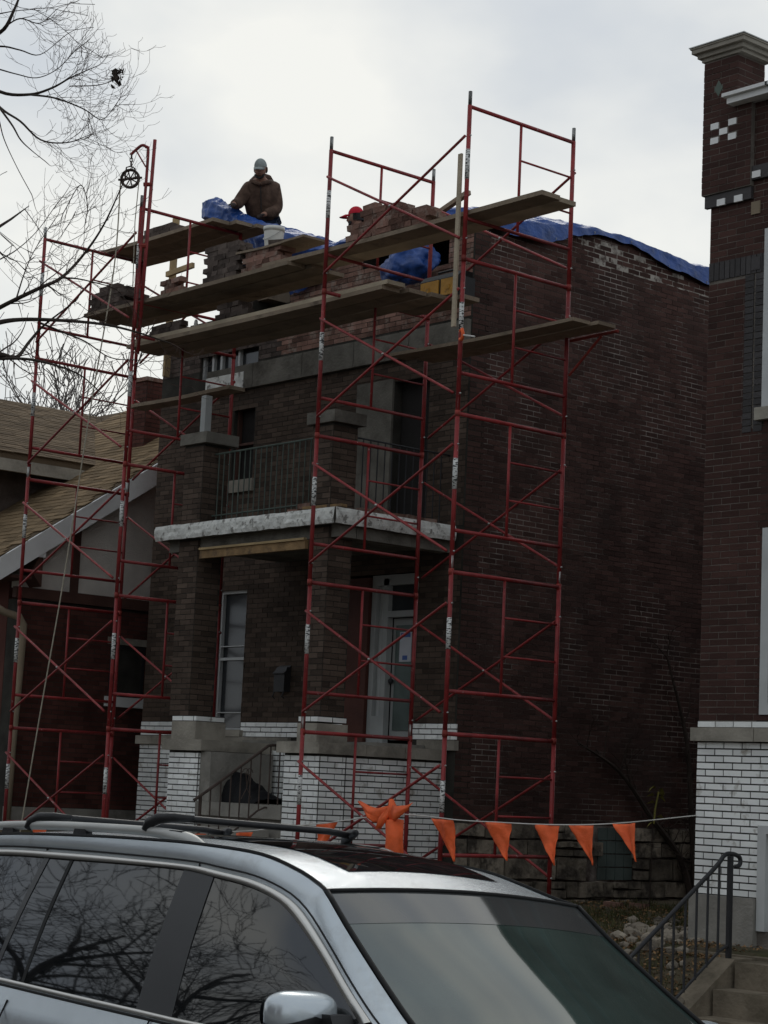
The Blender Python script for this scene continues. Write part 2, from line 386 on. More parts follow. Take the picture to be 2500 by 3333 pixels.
for i in range(170):
    x = -60+i*.38 if i < 92 else -25.04+(i-92)*.22
    yr.append([(x, 11.2+j*.13 if j < 40 else 16.4+(j-40)*.9, 0) for j in range(58)])
yr = [[(x, y, yardz(x, y)) for x, y, z in r] for r in yr]
for xx in (-10.82, -10.80): yr.append([(xx, y, yardz(xx if xx < -10.81 else -10.7, y)) for x, y, z in yr[0]])
for xx in (-9.06, -9.04): yr.append([(xx, y, yardz(xx, y)) for x, y, z in yr[0]])
yr.sort(key=lambda r: r[0][0]); yr.append([(30, y, yardz(30, y)) for x, y, z in yr[0]])
struct('yard', MB().grid(yr, True), M['soil'], True)
struct('garden_path', MB().box((-11.5, 13.55, .30), (-7.0, 14.22, .44)).box((-11.62, 13.8, .3), (-11.51, 14.22, .452)), M['path_concrete'])

# ------------------------------------------------------------------ main brick house
Yw, Xr, Xl, BACK = 15.383, -16.323, -22.34, 25.5
house = thing('brick_house', 'two-storey brick house under repair behind the red scaffolding', 'house', (-19.3, 20, .5))
def ftop(x):
    if x < -21.2: return 7.62
    if -20.72 < x < -20.42: return 7.86
    if x < -19.66: return 7.46
    if x < -19.35: return 7.84
    if x < -18.85: return 8.0
    if x < -18.3: return 8.06
    if x < -17.75: return 7.86
    if x < -16.75: return 7.70
    return 8.05
holes = [(-20.79, -20.21, 2.32, 4.08), (-18.24, -17.05, 2.19, 4.14), (-20.69, -20.25, 5.47, 6.40), (-17.59, -16.98, 4.62, 6.38), (-21.5, -20.25, 6.88, 7.2)]
def inhole(x, z): return any(a < x < b and c < z < d for a, b, c, d in holes)
fm = MB()
xs = [Xl, -21.2, -20.72, -20.42, -19.66, -19.35, -18.85, -18.3, -17.75, -16.75, Xr]
for a, b in zip(xs, xs[1:]):
    for r in slab_rects(a, b, .4, ftop((a+b)/2)-.03, holes): fm.box((r[0], Yw, r[2]), (r[1], Yw+.24, r[3]))
fwall = fm.build('front_wall', M['mortar_dark'], house)
def fok(x, z): return z < ftop(x)-.01 and not inhole(x, z) and not (2.12 < z < 2.235) and not (6.62 < z < 6.97) and not (4.40 < z < 4.62 and -19.64 < x)
def falt(x, z, m):
    if z > 6.97: return M['old_brick'] if x > -19.8 else M['dark_brick']
    return m
brickwork(fwall, M['front_brick'], 'brick', '-y', Yw, Xl, Xr-.02, 2.418, 8.1, fok, alt=falt)
brickwork(fwall, M['glazed'], 'glazed_brick', '-y', Yw, Xl-.01, Xr+.012, 2.235, 2.418, fok, proud=.009)
brickwork(fwall, M['glazed'], 'glazed_brick', '-y', Yw, Xl-.01, -19.1, .475, 2.122, fok, proud=.009)
MB().box((Xl-.06, Yw-.05, 2.122), (-19.2, Yw+.02, 2.232)).box((-16.9, Yw-.05, 2.122), (Xr+.03, Yw+.02, 2.232)).build('stone_band', M['limestone'], fwall)
for i in range(5):
    a = -21.25+i*.985; MB().box((a, Yw-.06, 6.64), (a+.975, Yw+.02, 6.95)).build('lintel_stone', M['old_concrete'], fwall)
MB().box((-21.25, Yw-.075, 6.62), (-20.45, Yw-.062, 6.86)).build('peeling_patch', M['peeling'], fwall)
# upper floor openings
att = MB().box((-21.5, Yw+.10, 6.88), (-20.25, Yw+.12, 7.2)).build('attic_window', M['pane'], house)
for x in (-21.48, -21.28, -21.1, -20.72, -20.27): MB().box((x-.02, Yw+.05, 6.88), (x+.02, Yw+.099, 7.2)).build('mullion', M['frame_white'], att)
wu = MB().box((-20.69, Yw+.12, 5.47), (-20.25, Yw+.14, 6.40)).build('window', M['dark'], house)
MB().box((-20.69, Yw+.06, 5.47), (-20.66, Yw+.119, 6.40)).box((-20.28, Yw+.06, 5.47), (-20.25, Yw+.119, 6.40)).box((-20.66, Yw+.06, 5.93), (-20.28, Yw+.119, 5.96)).build('frame', M['timber'], wu)
MB().box((-20.78, Yw-.05, 5.31), (-20.18, Yw+.05, 5.468)).build('sill', M['limestone'], wu)
bd = MB().box((-17.56, Yw+.10, 4.62), (-17.0, Yw+.13, 6.38)).build('balcony_door', M['dark'], house)
MB().box((-18.24, Yw-.03, 4.62), (-17.595, Yw+.0, 6.42)).build('side_panel', M['old_concrete'], bd)
# first floor window with storm sash
w1 = MB().box((-20.76, Yw+.09, 2.35), (-20.24, Yw+.10, 4.05)).build('window', M['pane'], house)
f = MB()
for a in ((-20.79, 2.32, -20.755, 4.08), (-20.245, 2.32, -20.21, 4.08), (-20.755, 4.03, -20.245, 4.08), (-20.755, 3.19, -20.245, 3.225), (-20.755, 2.32, -20.245, 2.345), (-20.755, 3.36, -20.245, 3.372), (-20.755, 2.53, -20.245, 2.542)):
    f.box((a[0], Yw+.04, a[1]), (a[2], Yw+.088, a[3]))
f.build('frame', M['frame_white'], w1)
MB().box((-20.86, Yw-.06, 2.235), (-20.14, Yw+.03, 2.315)).build('sill', M['limestone'], w1)
# front door, sidelight, transom
dr = MB().box((-17.56, Yw+.12, 2.23), (-17.14, Yw+.15, 3.62)).build('door', M['door_frame'], house)
MB().box((-17.50, Yw+.105, 2.34), (-17.17, Yw+.119, 3.54)).build('glass', M['door_pane'], dr)
MB().box((-17.42, Yw+.097, 3.12), (-17.22, Yw+.104, 3.46)).build('paper_notice', M['paper'], dr)
MB().box((-17.40, Yw+.092, 3.40), (-17.24, Yw+.096, 3.45)).box((-17.36, Yw+.092, 3.14), (-17.28, Yw+.096, 3.19)).build('blue_print', M['blue_print'], dr)
MB().lathe((-17.535, Yw+.12, 2.9), [(.012, 0), (.03, .02), (.03, .05), (.01, .06)], 10, (0, -1, 0)).build('knob', M['iron'], dr)
df = MB()
for a in ((-17.66, 2.19, -17.57, 4.08), (-17.13, 2.19, -17.05, 4.08), (-17.57, 3.63, -17.13, 3.70), (-17.86, 4.0, -17.05, 4.12), (-17.86, 2.19, -17.78, 4.0), (-17.78, 2.19, -17.66, 2.5)):
    df.box((a[0], Yw+.03, a[1]), (a[2], Yw+.11, a[3]))
dfo = df.build('door_frame', M['door_frame'], house)
MB().box((-17.57, Yw+.09, 3.70), (-17.13, Yw+.10, 4.0)).build('transom_pane', M['pane'], dfo)
MB().box((-17.78, Yw+.09, 2.5), (-17.66, Yw+.10, 4.0)).build('sidelight', M['frame_white'], dfo)
MB().box((-18.24, Yw-.012, 2.2), (-17.87, Yw+.10, 4.1)).build('door_panel', M['redwood'], dfo)
# side wall
def stop(y): return 8.02 if y < 15.9 else (8.20 if y < 16.75 else (8.38 if y < 18.3 else 8.32))
sm = MB()
for a, b in ((Yw+.25, 15.9), (15.9, 16.75), (16.75, 18.3), (18.3, BACK)): sm.box((Xr-.3, a, .3), (Xr, b, stop((a+b)/2)-.02))
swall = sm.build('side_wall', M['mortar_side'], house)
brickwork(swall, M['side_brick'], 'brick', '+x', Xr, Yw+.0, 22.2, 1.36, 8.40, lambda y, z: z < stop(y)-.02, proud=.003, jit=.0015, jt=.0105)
for k in range(5):
    z = 8.30-.061*k*1.0; MB().box((Xr-.002, 17.05+k*.06, z-.061), (Xr+.0022, 18.5+k*.28+random.uniform(-.2, .2), z)).build('repointed_joint', M['repoint'], swall)
# squared rubble foundation
y = Yw+.03
rs = random.Random(3); z0 = .3
for row, h in enumerate((.235, .20, .265, .19, .17)):
    y = Yw+.02-(row % 2)*.17
    while y < 21.5:
        L_ = rs.choice((.20, .26, .33, .42, .5)); a, b = max(y, Yw+.02), y+L_; y = b
        if 17.68 < (a+b)/2 < 18.32 and row > 1: continue
        sp_l = [(z0, h)] if rs.random() < .72 or L_ > .4 else [(z0, h*.5), (z0+h*.5, h*.5)]
        for zz, hh in sp_l:
            mtx = Matrix.Translation((Xr+.012+rs.uniform(-.018, .022), (a+b)/2, zz+hh/2)) @ Euler((0, rs.uniform(-.05, .05), R(90)+rs.uniform(-.06, .06))).to_matrix().to_4x4()
            piece('stone', swall, M['rubble'], mtx, (b-a-rs.uniform(.012, .05), .10, hh-rs.uniform(.012, .045)))
    z0 += h
gb = MB()
for i in range(4):
    for j in range(4): gb.box((Xr-.02, 17.71+i*.15, .745+j*.152), (Xr+.015, 17.71+i*.15+.138, .745+j*.152+.14))
gb.build('glass_block_window', M['door_pane'], swall)
# other walls, roof deck, added near-black backing behind the wall gaps
MB().box((Xl, Yw+.25, .3), (Xl+.3, BACK, 7.7)).build('left_wall', M['left_brick'], house)
MB().box((Xl, BACK-.3, .3), (Xr, BACK, 7.9)).build('back_wall', M['left_brick'], house)
MB().box((Xl+.05, 15.75, 7.66), (Xr-.31, BACK, 7.80)).build('roof', M['dark'], house)
MB().box((-22.2, 16.45, 7.802), (-16.8, 16.55, 8.46)).build('dark_void_backing', M['dark'], house)  # added near-black sheet: hides the sky so the wall gap looks deep in shade
MB().box((Xl+.31, 16.5, 4.4), (Xr-.31, 16.52, 7.79)).box((Xl+.31, Yw+.25, 6.6), (Xr-.31, 16.49, 6.64)).box((Xl+.31, Yw+.26, 4.4), (Xr-.31, 16.49, 4.44)).box((Xl+.31, 16.4, .4), (Xr-.31, 16.45, 4.39)).build('interior_blackout', M['dark'], house)  # near-black back walls and floors put in to stop light leaking through
# ---- porch
porch = thing('porch', 'two-level brick porch with peeling white concrete slab on the house front', 'porch', (-18, 14.5, .5))
slab = MB().box((-19.64, 13.575, 4.435), (-16.385, Yw-.07, 4.585)).build('balcony_slab', M['old_concrete'], porch)
# flaking white-painted edge: uneven pieces
def edge_strip(p0, p1, nrm, n):
    rows = []
    for j in range(5):
        r = []
        for i in range(n+1):
            p = Vector(p0).lerp(Vector(p1), i/n); z = 4.425+.17*j/4
            d = .012+.012*fbm((p.x*3, p.y*3, z*6), 2.2)+(.012 if j in (1, 2, 3) else 0)
            zz = z+(.005*fbm((p.x*2, p.y*2, 4), 2.5) if j in (0, 4) else 0)
            r.append((p.x+nrm[0]*d, p.y+nrm[1]*d, zz))
        rows.append(r)
    return rows
MB().grid(edge_strip((-19.65, 13.57, 0), (-16.375, 13.57, 0), (0, -1), 90)).build('front_edge', M['peeling'], slab)
MB().grid(edge_strip((-16.38, 13.562, 0), (-16.38, Yw-.08, 0), (1, 0), 50)).build('side_edge', M['peeling'], slab)
MB().box((-19.55, 13.70, 4.30), (-16.45, 13.93, 4.432)).box((-16.62, 13.94, 4.30), (-16.45, Yw-.08, 4.432)).build('slab_beam', M['old_concrete'], porch)
MB().box((-19.5, 13.95, 4.36), (-16.63, Yw-.08, 4.40)).build('ceiling', M['old_concrete'], porch)
MB().box((-18.86, 13.64, 4.19), (-16.95, 13.69, 4.29)).build('header_board', M['ochre_wood'], porch)
MB().box((-18.86, 13.62, 4.285), (-16.95, 13.66, 4.31)).build('header_board', M['lumber'], porch)
def pier(x0, x1, y0, y1, z0, z1, kind, name, m, key='brick'):
    p = MB().box((x0, y0, z0), (x1, y1, z1)).build(name, M['mortar_dark'], porch)
    brickwork(p, m, key, '-y', y0, x0, x1, z0, z1, proud=.008 if key != 'brick' else .005)
    brickwork(p, m, key, '+x', x1, y0, y1, z0, z1, proud=.008 if key != 'brick' else .005)
    if kind: brickwork(p, m, key, '-x', x0, y0, y1, z0, z1)
    return p
FB = M['front_brick']
pier(-19.316, -18.94, 13.675, 14.01, 2.40, 4.435, 1, 'pier', FB)
pier(-16.89, -16.594, 13.675, 14.0, 2.40, 4.435, 1, 'pier', FB)
pier(-19.25, -18.89, 13.64, 14.0, 4.59, 5.53, 1, 'balcony_pier', FB)
pier(-16.90, -16.56, 13.64, 13.98, 4.59, 5.53, 1, 'balcony_pier', FB)
MB().box((-19.30, 13.59, 5.532), (-18.79, 14.06, 5.66)).build('pier_cap', M['old_concrete'], porch)
MB().box((-16.96, 13.59, 5.532), (-16.49, 14.04, 5.66)).build('pier_cap', M['old_concrete'], porch)
MB().box((-19.08, 13.7, 5.662), (-18.99, 13.79, 6.12)).build('old_post', M['door_frame'], porch)
# white enamelled base
GZ = M['glazed']
pier(-19.165, -18.60, 13.6, 14.55, .40, 2.005, 0, 'pier_base', GZ, 'glazed_brick')
pier(-17.06, -16.474, 13.6, 13.95, .40, 2.005, 1, 'pier_base', GZ, 'glazed_brick')
sw = MB().box((-16.75, 13.96, .4), (-16.474, Yw-.01, 2.005)).build('side_base', M['mortar_dark'], porch)
brickwork(sw, GZ, 'glazed_brick', '+x', -16.474, 13.955, Yw-.01, .40, 2.005, proud=.008)
for a, b in (((-19.26, 13.55, 2.007), (-18.5, 14.6, 2.13)), ((-17.15, 13.55, 2.007), (-16.44, 14.2, 2.125))):
    MB().box(a, b).build('base_capstone', M['limestone'], porch)
for i in range(2): MB().box((-16.75, 14.205+i*.56, 2.007), (-16.44, 14.755+i*.56, 2.125)).build('base_capstone', M['limestone'], porch)
for a, b in (((-19.18, 13.62, 2.132), (-18.72, 14.04, 2.335)), ((-16.90, 13.62, 2.127), (-16.57, 14.04, 2.325))):
    MB().box(a, b).build('pier_block', M['limestone'], porch)
for x0, x1 in ((-19.19, -18.72), (-16.90, -16.57)):
    p = MB().box((x0+.01, 13.63, 2.336), (x1-.01, 14.03, 2.40)).build('pier_course', M['mortar_dark'], porch)
    brickwork(p, GZ, 'glazed_brick', '-y', 13.63, x0, x1, 2.337, 2.398); brickwork(p, GZ, 'glazed_brick', '+x', x1-.01, 13.63, 14.03, 2.337, 2.398)
MB().box((-19.15, 14.62, 2.06), (-16.76, Yw-.01, 2.17)).build('porch_floor', M['concrete'], porch)
rw = MB().box((-18.59, 14.56, .5), (-17.06, 14.61, 2.05)).build('recess_wall', M['mortar_dark'], porch)
brickwork(rw, GZ, 'glazed_brick', '-y', 14.56, -18.59, -17.07, 1.45, 2.05)
MB().box((-18.59, 13.62, 1.45), (-18.40, 14.5, 2.0)).build('cheek_wall', M['concrete'], porch)
MB().box((-18.59, 13.58, 1.30), (-17.065, 14.55, 1.448)).box((-18.55, 13.64, .4), (-17.07, 14.5, 1.298)).build('landing', M['concrete'], porch)
for i in range(5): MB().box((-18.5, 12.42+i*.235, .3), (-17.25, 12.65+i*.235, .52+i*.165)).build('step', M['concrete'], porch)
# railings
br = thing('balcony_railing', 'thin pale green iron railing along the balcony between the brick piers', 'railing', (-17.9, 13.8, 4.6))
MB().tube([(-18.9, 13.8, 5.42), (-16.9, 13.8, 5.43)], .011, 6).build('top_rail', M['green_iron'], br)
MB().tube([(-18.9, 13.8, 4.70), (-16.9, 13.8, 4.71)], .009, 6).build('bottom_rail', M['green_iron'], br)
bal = MB().tube([(0, 0, 4.61), (0, 0, 5.42)], .0075, 5).build('baluster', M['green_iron'], br, origin=(0, 0, 0)); bal.location = Vector((-18.80, 13.8, 0))-wloc(br)
for i in range(1, 20):
    o = bal.copy(); COL.objects.link(o); o.location = Vector((-18.80+i*.0985, 13.8, random.uniform(-.005, .005)))-wloc(br)
br2 = thing('balcony_railing', 'dark iron railing on the right return of the balcony', 'railing', (-16.6, 14.7, 4.6))
MB().tube([(-16.6, 13.98, 5.42), (-16.6, Yw, 5.42)], .011, 6).build('top_rail', M['iron'], br2)
bal = MB().tube([(0, 0, 4.59), (0, 0, 5.42)], .0075, 5).build('baluster', M['iron'], br2, origin=(0, 0, 0)); bal.location = Vector((-16.6, 14.1, 0))-wloc(br2)
for i in range(1, 12):
    o = bal.copy(); COL.objects.link(o); o.location = Vector((-16.6, 14.1+i*.105, 0))-wloc(br2)
sr = thing('stair_railing', 'dark iron stair railing climbing to the porch between white brick bases', 'railing', (-17.3, 13, .6))
MB().tube([(-17.3, 12.62, 1.47), (-17.3, 12.83, 1.60), (-17.3, 13.56, 2.075), (-17.3, 13.62, 2.085), (-17.3, 13.95, 2.09)], .016, 6).build('handrail', M['rust_iron'], sr)
MB().tube([(-17.3, 12.75, .78), (-17.3, 13.0, 1.05), (-17.3, 13.45, 1.38), (-17.3, 13.55, 1.42), (-17.3, 13.95, 1.42)], .011, 6).build('bottom_rail', M['rust_iron'], sr)
for i in range(10):
    yy = 12.70+i*.128; t = 1.60+(yy-12.83)*.65 if yy < 13.56 else 2.08
    b = .82+(yy-12.75)*.80 if yy < 13.5 else 1.42
    MB().tube([(-17.3, yy, b), (-17.3, yy, t)], .008 if i else .018, 6).build('baluster' if i else 'newel_post', M['rust_iron'], sr)
sc = MB()
for s in (-1, 1):
    sc.tube([(-17.3, 13.30+s*(.02+.05*math.cos(a)*(1-a/9)), 1.78+.05*math.sin(a)*(1-a/9)) for a in [i*.5 for i in range(14)]], .005, 5)
    sc.tube([(-17.3, 13.30+s*.07, 1.5), (-17.3, 13.30, 1.62), (-17.3, 13.30+s*.02, 1.75)], .005, 5)
sc.build('scrollwork', M['rust_iron'], sr)
# mailbox, rubbish bag
mbx = thing('mailbox', 'small black mailbox on the shaded wall beside the porch window', 'mailbox', (-19.36, Yw-.08, 2.75))
MB().prism([(-19.46, Yw-.10, 2.78), (-19.46, Yw-.0, 2.78), (-19.46, Yw-.0, 3.08), (-19.46, Yw-.06, 3.08), (-19.46, Yw-.10, 3.0)], (.2, 0, 0)).build('box', M['iron'], mbx)
MB().prism([(-19.47, Yw-.115, 2.99), (-19.47, Yw-.01, 3.09), (-19.47, Yw-.01, 3.10), (-19.47, Yw-.12, 3.0)], (.22, 0, 0)).build('lid', M['iron'], mbx)
MB().tube([(-19.45, Yw-.09, 2.78), (-19.45, Yw-.12, 2.72), (-19.45, Yw-.08, 2.70)], .008, 6).tube([(-19.27, Yw-.09, 2.78), (-19.27, Yw-.12, 2.72), (-19.27, Yw-.08, 2.70)], .008, 6).build('paper_hook', M['iron'], mbx)
def lump(c, r, seed, n=18, k=.35, sq=1.):
    rows = []
    for i in range(n//2+1):
        th = math.pi*i/(n//2); row = []
        for j in range(n+1):
            a = 2*math.pi*(j % n)/n; d = Vector((math.sin(th)*math.cos(a), math.sin(th)*math.sin(a), math.cos(th)))
            q = 1+k*mn.noise(d*1.7+Vector((seed, 0, 0)))+k*.4*mn.noise(d*5+Vector((seed, 3, 0)))
            row.append((c[0]+d.x*r[0]*q, c[1]+d.y*r[1]*q, c[2]+max(d.z, -.75)*r[2]*q))
        rows.append(row)
    return MB().grid(rows)
bg_ = MB(); rows = []
for i in range(22):
    t = i/21; rows.append([(-18.36+t*.62, 14.0+.24*math.cos(a)+.02*fbm((t*5, a, 1), 2), 1.45+max(0, math.sin(a))*(.33-.27*t)*(1+.3*fbm((t*6, a, 0), 1.5))) for a in [math.pi*j/12 for j in range(13)]])
tag(MB().grid(rows).build('rubbish_bag', M['bag'], None, True), 'black plastic bag slumped on the concrete porch landing', 'bag')

# ------------------------------------------------------------------ right-hand neighbour
Yn, Xn = 14.3, -12.0
nb = thing('brick_house', 'dark brick house with white enamelled base at the right edge', 'house', (-8, 20, .5))
nh = [(-11.30, -10.3, 2.46, 4.12), (-11.34, -10.3, 5.2, 6.83), (-11.28, -10.5, .60, 1.50), (-9.2, -8.2, 2.46, 4.12), (-9.2, -8.2, 5.2, 6.83)]
w = MB()
for r in slab_rects(Xn+.01, -5.0, .45, 8.05, nh): w.box((r[0], Yn, r[2]), (r[1], Yn+.25, r[3]))
nw = w.build('front_wall', M['mortar_light'], nb)
nwb = MB()
for r in slab_rects(Xn+.012, -5.0, .873, 2.22, nh): nwb.box((r[0], Yn-.002, r[2]), (r[1], Yn+.02, r[3]))
nwb = nwb.build('base_wall', M['mortar_dark'], nb)
def nok(x, z): return not any(a < x < b and c < z < d for a, b, c, d in nh)
brickwork(nwb, M['glazed'], 'glazed_brick', '-y', Yn, Xn, -5.02, .875, 2.22, nok, proud=.008)
brickwork(nwb, M['glazed'], 'glazed_brick', '-y', Yn, Xn+.0, -5.02, 2.343, 2.404, nok, proud=.008)
for i in range(10): MB().box((-12.03+i*.72, Yn-.07, 2.222), (-12.03+i*.72+.712, Yn+.02, 2.341)).build('band_stone', M['limestone'], nb)
MB().box((Xn-.01, Yn-.06, .30), (-11.29, Yn+.01, .872)).box((-10.49, Yn-.06, .30), (-5, Yn+.01, .872)).build('plinth', M['concrete'], nb)
NBk = M['neighbor_brick']
def nok2(x, z): return nok(x, z) and not (6.455 < z < 6.635) and not (-11.56 < x < -11.33 and 5.0 < z < 6.635)
brickwork(nw, NBk, 'brick', '-y', Yn, Xn+.01, -5.02, 2.405, 8.08, nok2)
x = Xn+.01
while x < -5.1:
    if nok(x+.03, 6.55): piece('soldier_brick', nw, M['soldier_brick'], Matrix.Translation((x+.03, Yn+.004, 6.545)), (.054, .03, .172))
    x += .062
for k in range(26):
    z = 5.02+k*.061
    if not (6.44 < z < 6.63):
        for xx in (-11.51, -11.39): piece('header_brick', nw, M['soldier_brick'], Matrix.Translation((xx, Yn+.004+random.uniform(-.002, .002), z)), (.10, .03, .053))
for xx, zz, mm in ((-11.455, 7.07, 'tan_brick'), (-11.44, 6.545, 'soldier_brick')): piece('key_brick', nw, M[mm], Matrix.Translation((xx, Yn-.002, zz)), (.1, .03, .12))
# corner pier with cap, corbels and pattern bricks
pr = MB().box((-12.06, Yn-.055, 7.28), (-11.49, Yn-.002, 8.07)).box((-12.06, Yn-.055, 8.07), (-11.66, Yn+.335, 8.58)).build('corner_pier', M['mortar_light'], nb)
PAT = {(-11.92, 7.93), (-11.71, 7.93), (-11.815, 7.86), (-11.92, 7.79), (-11.71, 7.79)}
def pok(x, z): return not any(abs(x-a) < .051 and abs(z-b) < .034 for a, b in PAT) and not (z > 8.07 and x > -11.66) and abs(x+11.883)/.055+abs(z-8.29)/.085 > 1
brickwork(pr, NBk, 'brick', '-y', Yn-.055, -12.065, -11.488, 7.285, 8.58, pok)
brickwork(pr, NBk, 'brick', '+x', -11.66, Yn-.055, Yn+.335, 8.075, 8.58)
brickwork(pr, NBk, 'brick', '-x', -12.06, Yn-.055, Yn-.002, 7.285, 8.07); brickwork(pr, NBk, 'brick', '-x', -12.06, Yn-.055, Yn+.335, 8.075, 8.58)
for a, b in sorted(PAT): MB().box((a-.047, Yn-.063, b-.03), (a+.047, Yn-.04, b+.03)).build('white_brick', M['white_brick'], pr)
MB().prism([(-11.883-.05, Yn-.061, 8.29), (-11.883, Yn-.061, 8.21), (-11.883+.05, Yn-.061, 8.29), (-11.883, Yn-.061, 8.37)], (0, .02, 0)).build('green_tile', M['green_tile'], pr)
cb = MB().box((-12.035, Yn-.04, 7.16), (-11.49, Yn+.0, 7.275)).box((-11.49, Yn-.04, 7.33), (-5.02, Yn+.0, 7.46)).build('corbel', M['soldier_brick'], nb)
for xx, zz in ((-11.835, 7.178), (-11.633, 7.176), (-11.43, 7.365), (-11.24, 7.365)): MB().box((xx-.047, Yn-.05, zz-.022), (xx+.047, Yn-.03, zz+.04)).build('white_brick', M['white_brick'], cb)
def cornice(prof, x0, x1, y0, y1, m, nm):
    b = MB()
    for (o, z0, z1) in prof: b.box((x0-o, y0-o, z0), (x1+o, y1+o, z1))
    return b.build(nm, M[m], nb)
cornice([(.02, 8.58, 8.615), (.05, 8.6152, 8.66), (.09, 8.6602, 8.70), (.10, 8.7002, 8.715)], -12.06, -11.62, Yn-.055, Yn+.34, 'limestone', 'pier_cap')
MB().box((-12.17, Yn-.165, 8.716), (-11.51, Yn+.45, 8.725)).build('cap_flashing', M['galv'], nb)
for i in range(3):
    a = -11.70+i*.50
    MB().box((a, Yn-.16, 8.07+.0), (a+.492, Yn-.056, 8.13)).box((a-.03, Yn-.20, 8.131), (a+.492, Yn+.2, 8.165)).build('coping_stone', M['barge'], nb)
MB().box((-10.2, Yn-.16, 8.07), (-5, Yn+.3, 8.165)).build('coping_rest', M['limestone'], nb)
for a, c in ((-11.30, 2.46), (-9.2, 2.46), (-11.34, 5.2), (-9.2, 5.2)):
    h = 1.65
    p_ = MB().box((a+.09, Yn+.08, c+.09), (a+.95, Yn+.09, c+h-.09)).build('window', M['pane'], nb)
    q = MB()
    for r in ((a, c, a+.09, c+h), (a+.92, c, a+1.0, c+h), (a+.09, c, a+.92, c+.09), (a+.09, c+h-.09, a+.92, c+h), (a+.09, c+.8, a+.92, c+.86)): q.box((r[0], Yn-.02, r[1]), (r[2], Yn+.078, r[3]))
    q.build('frame', M['frame_white'], p_)
    if c > 5: MB().box((a-.05, Yn-.06, c-.115), (a+1.05, Yn+.05, c-.002)).build('sill', M['limestone'], p_)
bd_ = MB().box((-11.18, Yn+.05, .62), (-10.6, Yn+.08, 1.42)).build('basement_door', M['frame_white'], nb)
q = MB()
for r in ((-11.28, .60, -11.19, 1.50), (-10.59, .60, -10.5, 1.50), (-11.19, 1.43, -10.59, 1.50)): q.box((r[0], Yn-.03, r[1]), (r[2], Yn+.06, r[3]))
q.build('frame', M['frame_white'], bd_)
MB().box((Xn+.01, Yn+.26, .3), (Xn+.3, 26, 8.05)).build('side_wall', M['left_brick'], nb)
MB().box((-5.25, Yn+.26, .3), (-5.0, 26, 8.05)).box((Xn+.31, 25.7, .3), (-5.26, 26, 8.05)).build('rear_wall', M['left_brick'], nb)
MB().box((Xn+.31, Yn+.26, 7.7), (-5.26, 25.69, 7.8)).build('roof', M['asphalt'], nb)

# ------------------------------------------------------------------ left-hand neighbour
XL = -23.3
lh = thing('bungalow', 'low red brick house with brown shingle roof beyond the leftmost scaffold', 'house', (-28, 18, .8))
EZ, SL, RY = 4.42, .66, 18.25
def rz(y): return EZ+SL*(y-13.44)
g1 = MB().box((XL-.25, 13.97, .6), (XL, 22.5, 3.95)).build('side_wall', M['mortar_dark'], lh)
brickwork(g1, M['left_brick'], 'brick', '+x', XL, 13.97, 17.2, 1.24, 3.95, lambda y, z: not (15.45 < y < 16.02 and 2.68 < z < 3.46))
MB().box((-34, 13.97, .6), (XL-.26, 14.2, 4.55)).build('front_wall', M['left_brick'], lh)
MB().box((-34, 22.3, .6), (XL-.26, 22.5, 3.95)).build('rear_wall', M['left_brick'], lh)
MB().box((XL, 13.95, .8), (XL+.05, 18, 1.235)).build('foundation', M['concrete'], lh)
MB().box((XL-.05, 13.9, 3.955), (XL+.05, 18, 4.10)).build('belt_board', M['timber'], lh)
MB().prism([(XL-.2, 13.97, 4.10), (XL-.2, 22.5, 4.10), (XL-.2, RY, rz(RY)-.25), (XL-.2, 13.97, rz(13.97)-.25)], (.2, 0, 0)).build('gable_wall', M['stucco'], lh)
for yy in (14.80, 17.0): MB().box((XL, yy-.06, 4.102), (XL+.03, yy+.06, rz(yy)-.3)).build('half_timber', M['timber'], lh)
sl_ = math.atan(SL)
def roofpanel(y0, y1, x0, x1, th, zoff):
    return [(x0, y0, rz(y0)+zoff), (x0, y1, rz(y1)+zoff), (x0, y1, rz(y1)+zoff-th), (x0, y0, rz(y0)+zoff-th)]
MB().prism(roofpanel(13.44, RY, -22.93, 0, .30, -.01), (-.05, 0, 0)).build('bargeboard', M['barge'], lh)
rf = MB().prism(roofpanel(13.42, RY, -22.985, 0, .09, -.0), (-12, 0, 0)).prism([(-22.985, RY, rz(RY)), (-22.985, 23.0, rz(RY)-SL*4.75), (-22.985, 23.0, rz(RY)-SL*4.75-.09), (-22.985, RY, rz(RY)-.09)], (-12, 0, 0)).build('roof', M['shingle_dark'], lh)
ex = .125; k = 0; y = 13.42
while y < RY-.05:
    x = -22.95-(k % 3)*.1
    while x > -27.5:
        Ls = random.uniform(.24, .34)
        if not (x < -24.75 and y > 15.9) or (y < 18.3 and (x+24.9) > -(y-15.9)*1.5):
            yc = y+ex*math.cos(sl_)/2
            mtx = Matrix.Translation((x-Ls/2, yc, rz(yc)+.008+random.uniform(0, .006))) @ Matrix.Rotation(sl_-.045, 4, 'X')
            piece('shingle', rf, M['shingle'], mtx, (Ls-.006, ex*1.12, .012))
        x -= Ls
    y += ex*math.cos(sl_); k += 1
